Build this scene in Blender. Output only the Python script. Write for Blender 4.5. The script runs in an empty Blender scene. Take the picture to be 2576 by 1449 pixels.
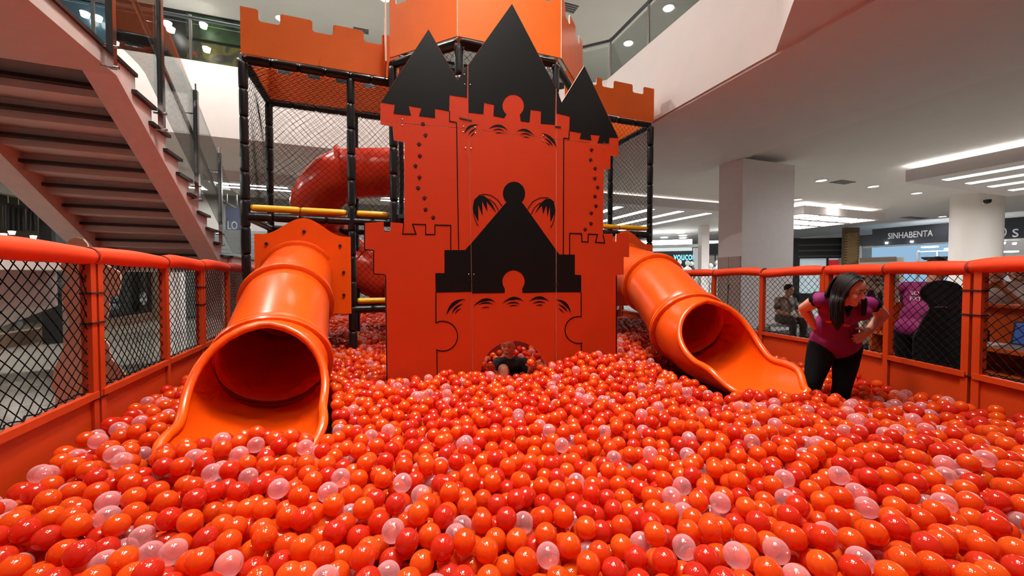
import bpy, bmesh, math, random
import numpy as np
from mathutils import Vector, Matrix, noise as mnoise

random.seed(7)
sc = bpy.context.scene
COL = sc.collection
PI = math.pi

# ------------------------------------------------------------------ camera
FPX, CAMH, PITCH = 965.0, 1.45, math.radians(1.455)
IMW, IMH = 2576.0, 1449.0
cam_d = bpy.data.cameras.new('camera')
cam_d.sensor_width = 36.0
cam_d.lens = FPX / IMW * 36.0
cam_d.clip_start = 0.05
cam_d.clip_end = 200
cam = bpy.data.objects.new('camera', cam_d)
COL.objects.link(cam)
cam.location = (0, 0, CAMH)
cam.rotation_euler = (PI / 2 - PITCH, 0, 0)
sc.camera = cam

# ------------------------------------------------------------------ world, view
wd = bpy.data.worlds.new('mall_ambient')
sc.world = wd
wd.use_nodes = True
wd.node_tree.nodes['Background'].inputs[0].default_value = (0.95, 0.97, 1.0, 1)
wd.node_tree.nodes['Background'].inputs[1].default_value = 0.05
sc.view_settings.view_transform = 'Standard'
sc.view_settings.look = 'None'
sc.view_settings.gamma = 1.0
sc.view_settings.use_curve_mapping = False
sc.view_settings.exposure = 0.0
cy = sc.cycles
cy.use_denoising = True
cy.max_bounces = 5
cy.diffuse_bounces = 4
cy.glossy_bounces = 2
cy.transmission_bounces = 4
cy.transparent_max_bounces = 10
cy.use_adaptive_sampling = True
cy.adaptive_threshold = 0.15
cy.adaptive_min_samples = 8
cy.caustics_reflective = False
cy.caustics_refractive = False
cy.sample_clamp_indirect = 6.0

# ------------------------------------------------------------------ pixel -> place
_cp, _sp = math.cos(PITCH), math.sin(PITCH)
CAM = Vector((0, 0, CAMH))
def ray(px, py):
    a = (px - IMW / 2) / FPX
    b = -(py - IMH / 2) / FPX
    d = Vector((a, _cp + b * _sp, -_sp + b * _cp))
    return d / d.y
def at_y(px, py, y):
    return CAM + ray(px, py) * y
def on_z(px, py, z):
    d = ray(px, py)
    return CAM + d * ((z - CAMH) / d.z)
TH = math.radians(19.6)
UX = Vector((math.cos(TH), math.sin(TH), 0))
VX = Vector((-math.sin(TH), math.cos(TH), 0))
ZX = Vector((0, 0, 1))
def W(u, v, z=0.0):
    return UX * u + VX * v + ZX * z
def on_v(px, py, v):                       # ray meets a plane parallel to the castle front
    d = ray(px, py)
    return CAM + d * (v / d.dot(VX))
def on_u(px, py, u):
    d = ray(px, py)
    return CAM + d * (u / d.dot(UX))
def uv_of(p):
    return p.dot(UX), p.dot(VX)

# ------------------------------------------------------------------ materials
def lin(h):
    h = h.lstrip('#')
    r = []
    for i in (0, 2, 4):
        c = int(h[i:i + 2], 16) / 255.0
        r.append(c / 12.92 if c <= 0.04045 else ((c + 0.055) / 1.055) ** 2.4)
    return (r[0], r[1], r[2], 1.0)
MATS = {}
def mat(name, col, rough=0.5, metal=0.0, spec=0.5, var=0.0, vscale=6.0, bump=0.0, bscale=60.0,
        coat=0.0, emit=0.0, emcol=None, trans=0.0, alpha=1.0, sheen=0.0):
    if name in MATS:
        return MATS[name]
    m = bpy.data.materials.new(name)
    m.use_nodes = True
    nt = m.node_tree
    b = nt.nodes['Principled BSDF']
    c = lin(col)
    b.inputs['Base Color'].default_value = c
    b.inputs['Roughness'].default_value = rough
    b.inputs['Metallic'].default_value = metal
    b.inputs['Specular IOR Level'].default_value = spec
    b.inputs['Coat Weight'].default_value = coat
    b.inputs['Transmission Weight'].default_value = trans
    b.inputs['Alpha'].default_value = alpha
    b.inputs['Sheen Weight'].default_value = sheen
    if emit:
        b.inputs['Emission Color'].default_value = lin(emcol) if emcol else c
        b.inputs['Emission Strength'].default_value = emit
    tc = None
    if var or bump:
        tc = nt.nodes.new('ShaderNodeTexCoord')
    if var:
        n = nt.nodes.new('ShaderNodeTexNoise')
        n.inputs['Scale'].default_value = vscale
        n.inputs['Detail'].default_value = 5
        r = nt.nodes.new('ShaderNodeMapRange')
        r.inputs['From Min'].default_value = 0.3
        r.inputs['From Max'].default_value = 0.7
        r.inputs['To Min'].default_value = 1 - var
        r.inputs['To Max'].default_value = 1 + var
        mx = nt.nodes.new('ShaderNodeMix')
        mx.data_type = 'RGBA'
        mx.blend_type = 'MULTIPLY'
        mx.inputs['Factor'].default_value = 1
        mx.inputs['A'].default_value = c
        nt.links.new(tc.outputs['Object'], n.inputs['Vector'])
        nt.links.new(n.outputs['Fac'], r.inputs['Value'])
        nt.links.new(r.outputs['Result'], mx.inputs['B'])
        nt.links.new(mx.outputs['Result'], b.inputs['Base Color'])
    if bump:
        n2 = nt.nodes.new('ShaderNodeTexNoise')
        n2.inputs['Scale'].default_value = bscale
        n2.inputs['Detail'].default_value = 3
        bp = nt.nodes.new('ShaderNodeBump')
        bp.inputs['Strength'].default_value = bump
        bp.inputs['Distance'].default_value = 0.01
        nt.links.new(tc.outputs['Object'], n2.inputs['Vector'])
        nt.links.new(n2.outputs['Fac'], bp.inputs['Height'])
        nt.links.new(bp.outputs['Normal'], b.inputs['Normal'])
    MATS[name] = m
    return m

def emat(name, col, s):
    if name in MATS:
        return MATS[name]
    m = bpy.data.materials.new(name)
    m.use_nodes = True
    nt = m.node_tree
    nt.nodes.remove(nt.nodes['Principled BSDF'])
    e = nt.nodes.new('ShaderNodeEmission')
    e.inputs[0].default_value = lin(col)
    e.inputs[1].default_value = s
    nt.links.new(e.outputs[0], nt.nodes['Material Output'].inputs[0])
    MATS[name] = m
    return m

def glass_mat(name, col, tint=0.12, gloss=0.10):
    """thin architectural glass: mostly clear, a little tint, fresnel reflection"""
    if name in MATS:
        return MATS[name]
    m = bpy.data.materials.new(name)
    m.use_nodes = True
    nt = m.node_tree
    nt.nodes.remove(nt.nodes['Principled BSDF'])
    tr = nt.nodes.new('ShaderNodeBsdfTransparent')
    c = lin(col)
    tr.inputs[0].default_value = (1 - tint * (1 - c[0]), 1 - tint * (1 - c[1]), 1 - tint * (1 - c[2]), 1)
    gl = nt.nodes.new('ShaderNodeBsdfGlossy')
    gl.inputs['Roughness'].default_value = 0.02
    fr = nt.nodes.new('ShaderNodeFresnel')
    fr.inputs['IOR'].default_value = 1.45
    ad = nt.nodes.new('ShaderNodeMath')
    ad.operation = 'MULTIPLY_ADD'
    ad.inputs[1].default_value = 0.55
    ad.inputs[2].default_value = gloss * 0.3
    mx = nt.nodes.new('ShaderNodeMixShader')
    nt.links.new(fr.outputs[0], ad.inputs[0])
    nt.links.new(ad.outputs[0], mx.inputs[0])
    nt.links.new(tr.outputs[0], mx.inputs[1])
    nt.links.new(gl.outputs[0], mx.inputs[2])
    nt.links.new(mx.outputs[0], nt.nodes['Material Output'].inputs[0])
    MATS[name] = m
    return m

# ------------------------------------------------------------------ objects
def tag(o, label=None, cat=None, group=None, kind=None):
    if label: o['label'] = label
    if cat: o['category'] = cat
    if group: o['group'] = group
    if kind: o['kind'] = kind
    return o
def empty(name, loc, label=None, cat=None, group=None, kind=None):
    o = bpy.data.objects.new(name, None)
    o.empty_display_size = 0.1
    COL.objects.link(o)
    o.location = loc
    return tag(o, label, cat, group, kind)
def wloc(o):
    p = Vector((0, 0, 0))
    while o is not None:
        p = p + Vector(o.location)
        o = o.parent
    return p
def put(name, me, m=None, parent=None, loc=None):
    o = bpy.data.objects.new(name, me)
    COL.objects.link(o)
    if m is not None and len(me.materials) == 0:
        for q in (m if isinstance(m, (list, tuple)) else [m]):
            me.materials.append(q)
    if loc is not None:
        o.location = loc
    if parent is not None:
        o.parent = parent
        o.location = Vector(o.location) - wloc(parent)
    return o
def recenter(me):
    """move mesh so that its origin is its bottom centre; returns that place"""
    n = len(me.vertices)
    co = np.empty(n * 3)
    me.vertices.foreach_get('co', co)
    co = co.reshape(-1, 3)
    c = (co.min(0) + co.max(0)) / 2
    c[2] = co[:, 2].min()
    me.vertices.foreach_set('co', (co - c).ravel())
    return Vector(c)
def finish(name, bm, m=None, parent=None, smooth=False, sharp=None, recalc=True):
    if recalc:
        bmesh.ops.recalc_face_normals(bm, faces=bm.faces)
    me = bpy.data.meshes.new(name)
    bm.to_mesh(me)
    bm.free()
    if smooth:
        me.polygons.foreach_set('use_smooth', [True] * len(me.polygons))
        if sharp:
            me.set_sharp_from_angle(angle=math.radians(sharp))
    c = recenter(me)
    return put(name, me, m, parent, c)

def bm_box(bm, c, ax, ay, az, sx, sy, sz, mi=0):
    c = Vector(c)
    vs = []
    for k in (-1, 1):
        for j in (-1, 1):
            for i in (-1, 1):
                vs.append(bm.verts.new(c + ax * (i * sx / 2) + ay * (j * sy / 2) + az * (k * sz / 2)))
    for f in ((0, 2, 3, 1), (4, 5, 7, 6), (0, 1, 5, 4), (2, 6, 7, 3), (0, 4, 6, 2), (1, 3, 7, 5)):
        fc = bm.faces.new([vs[i] for i in f])
        fc.material_index = mi
    return vs
EX, EY, EZ = Vector((1, 0, 0)), Vector((0, 1, 0)), Vector((0, 0, 1))
def box(name, c, size, m, parent=None, ax=EX, ay=EY, az=EZ, bevel=0.0):
    bm = bmesh.new()
    bm_box(bm, c, ax, ay, az, *size)
    if bevel:
        bmesh.ops.bevel(bm, geom=list(bm.edges), offset=bevel, segments=2, affect='EDGES', clamp_overlap=True)
    return finish(name, bm, m, parent)
def ubox(name, u0, u1, v0, v1, z0, z1, m, parent=None, bevel=0.0):
    return box(name, W((u0 + u1) / 2, (v0 + v1) / 2, (z0 + z1) / 2), (abs(u1 - u0), abs(v1 - v0), abs(z1 - z0)), m, parent, UX, VX, ZX, bevel)
def frame_of(d):
    d = d.normalized()
    up = Vector((0, 0, 1)) if abs(d.z) < 0.95 else Vector((1, 0, 0))
    s = d.cross(up).normalized()
    return s, s.cross(d).normalized()
def bm_tube(bm, pts, r, n=8, cap=True, mi=0, closed=False):
    """tube along points; r number or list"""
    P = [Vector(p) for p in pts]
    R = r if isinstance(r, (list, tuple)) else [r] * len(P)
    rings = []
    s0 = None
    for i, p in enumerate(P):
        if closed:
            d = P[(i + 1) % len(P)] - P[i - 1]
        else:
            d = P[min(i + 1, len(P) - 1)] - P[max(i - 1, 0)]
        if d.length < 1e-9:
            d = Vector((0, 0, 1))
        d.normalize()
        if s0 is None:
            s, t = frame_of(d)
        else:
            s = (s0 - d * s0.dot(d))
            if s.length < 1e-6:
                s, t = frame_of(d)
            s.normalize()
            t = s.cross(d)
        s0 = s
        rings.append([bm.verts.new(p + (s * math.cos(2 * PI * k / n) + t * math.sin(2 * PI * k / n)) * R[i]) for k in range(n)])
    m = len(rings)
    for i in range(m if closed else m - 1):
        a, b = rings[i], rings[(i + 1) % m]
        for k in range(n):
            f = bm.faces.new((a[k], a[(k + 1) % n], b[(k + 1) % n], b[k]))
            f.material_index = mi
    if cap and not closed:
        f = bm.faces.new(rings[0][::-1]); f.material_index = mi
        f = bm.faces.new(rings[-1]); f.material_index = mi
    return rings
def tube(name, pts, r, m, parent=None, n=10, smooth=True):
    bm = bmesh.new()
    bm_tube(bm, pts, r, n)
    return finish(name, bm, m, parent, smooth=smooth, sharp=50)
def bm_lathe(bm, prof, base, axis=EZ, n=20, mi=0):
    """prof: list of (radius, height)"""
    s, t = frame_of(axis)
    axis = axis.normalized()
    base = Vector(base)
    rings = []
    for r, h in prof:
        if r < 1e-6:
            rings.append([bm.verts.new(base + axis * h)])
        else:
            rings.append([bm.verts.new(base + axis * h + (s * math.cos(2 * PI * k / n) + t * math.sin(2 * PI * k / n)) * r) for k in range(n)])
    for a, b in zip(rings[:-1], rings[1:]):
        for k in range(n):
            if len(a) == 1 and len(b) == 1:
                continue
            if len(a) == 1:
                f = bm.faces.new((a[0], b[(k + 1) % n], b[k]))
            elif len(b) == 1:
                f = bm.faces.new((a[k], a[(k + 1) % n], b[0]))
            else:
                f = bm.faces.new((a[k], a[(k + 1) % n], b[(k + 1) % n], b[k]))
            f.material_index = mi
def lathe(name, prof, base, m, parent=None, axis=EZ, n=20, sharp=40):
    bm = bmesh.new()
    bm_lathe(bm, prof, base, axis, n)
    return finish(name, bm, m, parent, smooth=True, sharp=sharp)
def bm_prism(bm, pts, off, mi=0, mi_side=0):
    """polygon of 3D points extruded by vector off"""
    a = [bm.verts.new(p) for p in pts]
    b = [bm.verts.new(Vector(p) + off) for p in pts]
    n = len(a)
    f = bm.faces.new(a); f.material_index = mi
    f = bm.faces.new(b[::-1]); f.material_index = mi
    for i in range(n):
        f = bm.faces.new((a[i], b[i], b[(i + 1) % n], a[(i + 1) % n]))
        f.material_index = mi_side
def prism(name, pts, off, m, parent=None):
    bm = bmesh.new()
    bm_prism(bm, [Vector(p) for p in pts], off, 0, 1 if isinstance(m, (list, tuple)) and len(m) > 1 else 0)
    return finish(name, bm, m, parent)
_arm = {}
def text_mesh(name, s, origin, ax, ay, size, m, parent=None, depth=0.004, bold=0.0, fit=None, align='CENTER'):
    """lettering laid on a plane; ax = reading direction, ay = up; fit = total width in metres"""
    cu = bpy.data.curves.new(name, 'FONT')
    cu.body = s
    cu.size = 1.0
    cu.extrude = 0.0
    cu.offset = bold
    cu.align_x = align
    cu.align_y = 'CENTER'
    cu.resolution_u = 3
    o = bpy.data.objects.new(name, cu)
    COL.objects.link(o)
    dg = bpy.context.evaluated_depsgraph_get()
    me = bpy.data.meshes.new_from_object(o.evaluated_get(dg))
    bpy.data.objects.remove(o)
    n = len(me.vertices)
    co = np.empty(n * 3)
    me.vertices.foreach_get('co', co)
    co = co.reshape(-1, 3)
    sx = size
    if fit:
        wdt = co[:, 0].max() - co[:, 0].min()
        sx = fit / max(wdt, 1e-6)
    az = ax.cross(ay)
    P = np.outer(co[:, 0] * sx, ax) + np.outer(co[:, 1] * size, ay) + np.outer(np.full(n, 0.0), az) + np.array(origin)
    me.vertices.foreach_set('co', P.ravel())
    me.materials.clear()
    bm = bmesh.new()
    bm.from_mesh(me)
    r = bmesh.ops.extrude_face_region(bm, geom=list(bm.faces))
    for v in [g for g in r['geom'] if isinstance(g, bmesh.types.BMVert)]:
        v.co += az * depth
    return finish(name, bm, m, parent)

def copy_thing(root, loc, label=None, group=None, kids=True):
    r = root.copy(); COL.objects.link(r); r.location = loc
    if label: r['label'] = label
    if group: r['group'] = group
    if kids:
        for ch in root.children:
            c = ch.copy(); COL.objects.link(c); c.parent = r
            for g in ch.children:
                d = g.copy(); COL.objects.link(d); d.parent = c
    return r

# shared materials
M_WHITE = mat('wall_paint_white', '#EAE4E0', 0.6, var=0.02, vscale=3)
M_CEIL = mat('ceiling_paint', '#E6E1DB', 0.75, var=0.02, vscale=2)
M_UCEIL = mat('upper_ceiling_paint', '#C9CCC6', 0.8, var=0.02, vscale=2)
M_STEEL = mat('stainless_steel', '#C9CACC', 0.18, 1.0)
M_BLACK = mat('black_vinyl_pad', '#121214', 0.32, spec=0.5, bump=0.12, bscale=40)
M_YELLOW = mat('yellow_vinyl_pad', '#E8B41A', 0.38, bump=0.05)
M_NET = mat('black_net_cord', '#0A0A0B', 0.9, spec=0.15)
M_ORANGE = mat('orange_polyethylene', '#E24E06', 0.30, var=0.05, vscale=3, bump=0.02, bscale=120)
M_ORANGEP = mat('orange_painted_board', '#DE620C', 0.5, spec=0.25, var=0.05, vscale=2.5, bump=0.03, bscale=90)
M_REDOR = mat('red_orange_castle_paint', '#C0340D', 0.5, spec=0.22, var=0.03, vscale=2, bump=0.05, bscale=140)
M_BLKP = mat('black_castle_paint', '#0B0807', 0.42, spec=0.25, var=0.10, vscale=2)
M_EDGE = mat('raw_board_edge', '#D9C8B4', 0.7)
M_FENCE = mat('orange_fence_paint', '#BE3C0C', 0.45, var=0.06, vscale=3)
M_FOAM = mat('orange_foam_sleeve', '#E84418', 0.55, var=0.03, vscale=4, bump=0.08, bscale=25)
M_REDT = mat('red_polyethylene', '#E23A1E', 0.22, var=0.04)
M_GLASS = glass_mat('clear_glass', '#CFE4E2', 0.25, 0.15)
M_GRANITE = mat('dark_granite', '#2E2422', 0.4, var=0.25, vscale=60)
M_GREY = mat('dark_grey_paint', '#3A3C40', 0.5)
M_DARK = mat('near_black', '#0E0E10', 0.5)

# ================================================================== ceiling lamps that light the place
def uvpoly(pts, z0, z1, name, m, parent=None):
    return prism(name, [W(u, v, z0) for u, v in pts], ZX * (z1 - z0), m, parent)
M_LAMP = emat('lamp_white', '#FFF6EC', 14.0)
M_LAMPRIM = mat('lamp_rim', '#D8D8D6', 0.4)
ZUP, ZLOW, ZBEAM, ZDECK = 8.5, 4.5, 4.34, 5.79
def downlight(p, r, watts, label, group, size=None, spread=math.radians(170), col=(1.0, 0.95, 0.89)):
    t = empty('ceiling_downlight', p, label, 'light', group)
    lathe('trim_ring', [(r * 1.25, 0.0), (r * 1.25, -0.02), (r, -0.025), (r * 0.98, 0.0)], p, M_LAMPRIM, t, EZ, 20)
    lathe('diffuser', [(0, -0.008), (r * 0.97, -0.008), (r * 0.97, -0.002), (0, -0.002)], p, M_LAMP, t, EZ, 20)
    if watts:
        ld = bpy.data.lights.new('downlight_beam', 'AREA')
        ld.shape = 'DISK'
        ld.size = size or r * 2
        ld.energy = watts
        ld.color = col
        ld.spread = spread
        lo = bpy.data.objects.new('downlight_beam', ld)
        COL.objects.link(lo)
        lo.parent = t
        lo.location = (0, 0, -0.04)
    return t
G_AT = 'recessed downlights in the high atrium ceiling'
def troffer(p, watts, label, group, ln=1.5, wd=0.32, ang=0.0, spread=120):
    t = empty('ceiling_panel_light', p, label, 'light', group)
    ax = UX * math.cos(ang) + VX * math.sin(ang); ay = ZX.cross(ax)
    bm = bmesh.new(); bm_box(bm, Vector(p) - ZX * 0.02, ax, ay, ZX, ln + 0.08, wd + 0.08, 0.04); finish('frame', bm, M_LAMPRIM, t)
    bm = bmesh.new(); bm_box(bm, Vector(p) - ZX * 0.043, ax, ay, ZX, ln, wd, 0.006); finish('diffuser', bm, M_LAMP, t)
    ld = bpy.data.lights.new('panel_beam', 'AREA'); ld.shape = 'RECTANGLE'; ld.size = ln; ld.size_y = wd
    ld.energy = watts; ld.color = (1.0, 0.95, 0.89); ld.spread = math.radians(spread)
    lo = bpy.data.objects.new('panel_beam', ld); COL.objects.link(lo); lo.parent = t; lo.location = (0, 0, -0.06); lo.rotation_euler = (0, 0, TH + ang)
    return t
for (u, v, w, an, sp) in ((0.5, 2.75, 112, PI / 2, 82), (1.7, 2.85, 112, PI / 2, 78), (0.9, 1.3, 52, 0.0, 84), (-1.2, 0.6, 32, 0.0, 100), (1.3, -0.6, 28, 0.0, 100), (-1.5, 2.5, 36, PI / 2, 95)):  # the last three, weak and wide, are added as unseen fill
    troffer(W(u, v, ZUP), w, 'long white light panel in the grey ceiling above the ball pit', G_AT, ang=an, spread=sp)
for (u, v, w) in ((-3.6, 4.6, 80), (3.4, 5.2, 40), (-3.4, 7.9, 260), (0.4, 8.2, 160)):  # last two are added out of view to brighten the back fascia
    downlight(W(u, v, ZUP), 0.13, w, 'unseen round white downlight set in the grey atrium ceiling', G_AT)
for (px, py) in ((707, 45), (968, -6), (1681, 18), (1580, 107)):
    downlight(on_z(px, py, ZUP), 0.13, 60, 'unseen round white downlight set in the grey atrium ceiling', G_AT)

# ================================================================== floor, slabs, walls
def tile_floor():
    m = bpy.data.materials.new('polished_grey_floor')
    m.use_nodes = True
    nt = m.node_tree
    b = nt.nodes['Principled BSDF']
    tc = nt.nodes.new('ShaderNodeTexCoord')
    br = nt.nodes.new('ShaderNodeTexBrick')
    br.offset = 0.0
    br.inputs['Scale'].default_value = 1.0
    br.inputs['Brick Width'].default_value = 0.8
    br.inputs['Row Height'].default_value = 0.8
    br.inputs['Mortar Size'].default_value = 0.004
    br.inputs['Color1'].default_value = lin('#8A867F')
    br.inputs['Color2'].default_value = lin('#7F7B75')
    br.inputs['Mortar'].default_value = lin('#6F6B66')
    n = nt.nodes.new('ShaderNodeTexNoise')
    n.inputs['Scale'].default_value = 9
    n.inputs['Detail'].default_value = 8
    mx = nt.nodes.new('ShaderNodeMix')
    mx.data_type = 'RGBA'
    mx.blend_type = 'OVERLAY'
    mx.inputs['Factor'].default_value = 0.25
    nt.links.new(tc.outputs['Object'], br.inputs['Vector'])
    nt.links.new(tc.outputs['Object'], n.inputs['Vector'])
    nt.links.new(br.outputs['Color'], mx.inputs['A'])
    nt.links.new(n.outputs['Color'], mx.inputs['B'])
    nt.links.new(mx.outputs['Result'], b.inputs['Base Color'])
    b.inputs['Roughness'].default_value = 0.16
    return m
tag(ubox('floor', -30, 45, -14, 45, -0.2, 0.0, tile_floor()), kind='structure')
# upper storey: deck with a deep white fascia around the atrium
DECK = [(2.6, 9.5), (4.85, 7.35), (4.85, 3.55), (3.4, 2.1), (3.4, -9), (40, -9), (40, 34), (-16, 34), (-16, 9.5)]
tag(uvpoly(DECK, ZLOW, ZDECK, 'ceiling', M_CEIL), kind='structure')
tag(uvpoly([(2.6, 9.48), (4.83, 7.35), (4.83, 3.55), (3.38, 2.1), (3.38, -8.9), (8.4, -8.9), (8.4, 10.1), (-15.9, 10.1), (-15.9, 9.48)],
           ZBEAM, ZDECK + 0.02, 'ceiling_beam', M_WHITE), kind='structure')
tag(uvpoly([(4.86, -8.8), (6.3, -8.8), (6.3, 9.4), (4.86, 9.4)], ZBEAM - 0.035, ZBEAM, 'trim_1', M_WHITE), kind='structure')
tag(ubox('ceiling_left', -20, -6.6, -9, 9.4, ZBEAM, ZDECK, M_WHITE), kind='structure')
tag(ubox('ceiling_upper', -20, 40, -12, 34, ZUP, ZUP + 0.2, M_UCEIL), kind='structure')
tag(ubox('wall_back', -20, 6, 17.0, 17.2, 0, ZLOW, mat('grey_wall', '#9A9894', 0.6, var=0.04)), kind='structure')
tag(ubox('wall_far', -20, 40, 33.0, 33.2, 0, ZLOW, M_WHITE), kind='structure')
tag(ubox('wall_right', 30, 30.2, -9, 33, 0, ZLOW, M_WHITE), kind='structure')
tag(ubox('wall_upper_back', -20, 40, 12.6, 12.8, ZDECK, ZUP, mat('upper_dark_shopfront', '#15171A', 0.35)), kind='structure')
tag(ubox('wall_upper_right', 13.0, 13.2, -9, 12.5, ZDECK, ZUP, mat('upper_grey_wall', '#8C8E8C', 0.7)), kind='structure')
tag(ubox('wall_upper_left', -14.2, -14.0, -9, 12.5, 0, ZUP, mat('upper_grey_wall', '#8C8E8C', 0.7)), kind='structure')

# big square pillar on the right
def pillar():
    t = empty('wall_pillar', W(9.25, 7.25, 0), kind='structure')
    M_P = mat('pillar_paint', '#EFE8E8', 0.5, var=0.02)
    ubox('pillar_core', 8.36, 10.15, 6.9, 7.58, 0.0, ZBEAM - 0.001, M_P, t)
    ubox('pillar_trim', 8.30, 10.2, 6.85, 7.63, 0.0, 0.12, mat('pillar_base', '#6E6A68', 0.4), t)
    tile = mat('pillar_side_tile', '#B9A197', 0.35, var=0.08, vscale=5)
    for k in range(3):
        for j in range(2):
            ubox('tile', 8.335, 8.36, 6.92 + j * 0.33, 7.24 + j * 0.33, 0.13 + k * 0.62, 0.745 + k * 0.62, tile, t)
    return t
pillar()

# ------------------------------------------------------------------ upper glass railings
def railing(pts, zb, h, label, post_px=None, n_posts=None, cap='square'):
    """glass balustrade along a polyline of (u, v)"""
    t = empty('glass_railing', W(pts[0][0], pts[0][1], zb), label, 'railing')
    P = [W(u, v, zb) for u, v in pts]
    bm = bmesh.new()
    bm_tube(bm, [p + ZX * h for p in P], 0.035, 8)
    finish('handrail', bm, mat('railing_dark_steel', '#6E7478', 0.28, 0.9), t, smooth=True, sharp=40)
    for a, b in zip(P[:-1], P[1:]):
        L = (b - a).length
        k = max(1, round(L / 1.5))
        d = (b - a).normalized()
        nrm = Vector((-d.y, d.x, 0))
        for i in range(k + 1):
            p = a + d * (L * i / k)
            bmq = bmesh.new()
            bm_box(bmq, p + ZX * ((h + 0.06) / 2), d, nrm, ZX, 0.05, 0.025, h + 0.06)
            finish('post', bmq, M_STEEL, t)
            if i < k:
                c = a + d * (L * (i + 0.5) / k)
                bmq = bmesh.new()
                bm_box(bmq, c + ZX * (h * 0.46), d, nrm, ZX, L / k - 0.10, 0.012, h * 0.84)
                finish('glass_pane', bmq, M_GLASS, t)
    return t
railing([(-9.5, 9.6), (2.55, 9.6)], ZDECK, 0.92, 'straight glass railing on the upper floor in front of the dark shop')
railing([(2.72, 9.48), (4.95, 7.4), (4.95, 3.6), (3.5, 2.15)], ZDECK, 0.92, 'angled glass railing along the white fascia above the castle')

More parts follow.
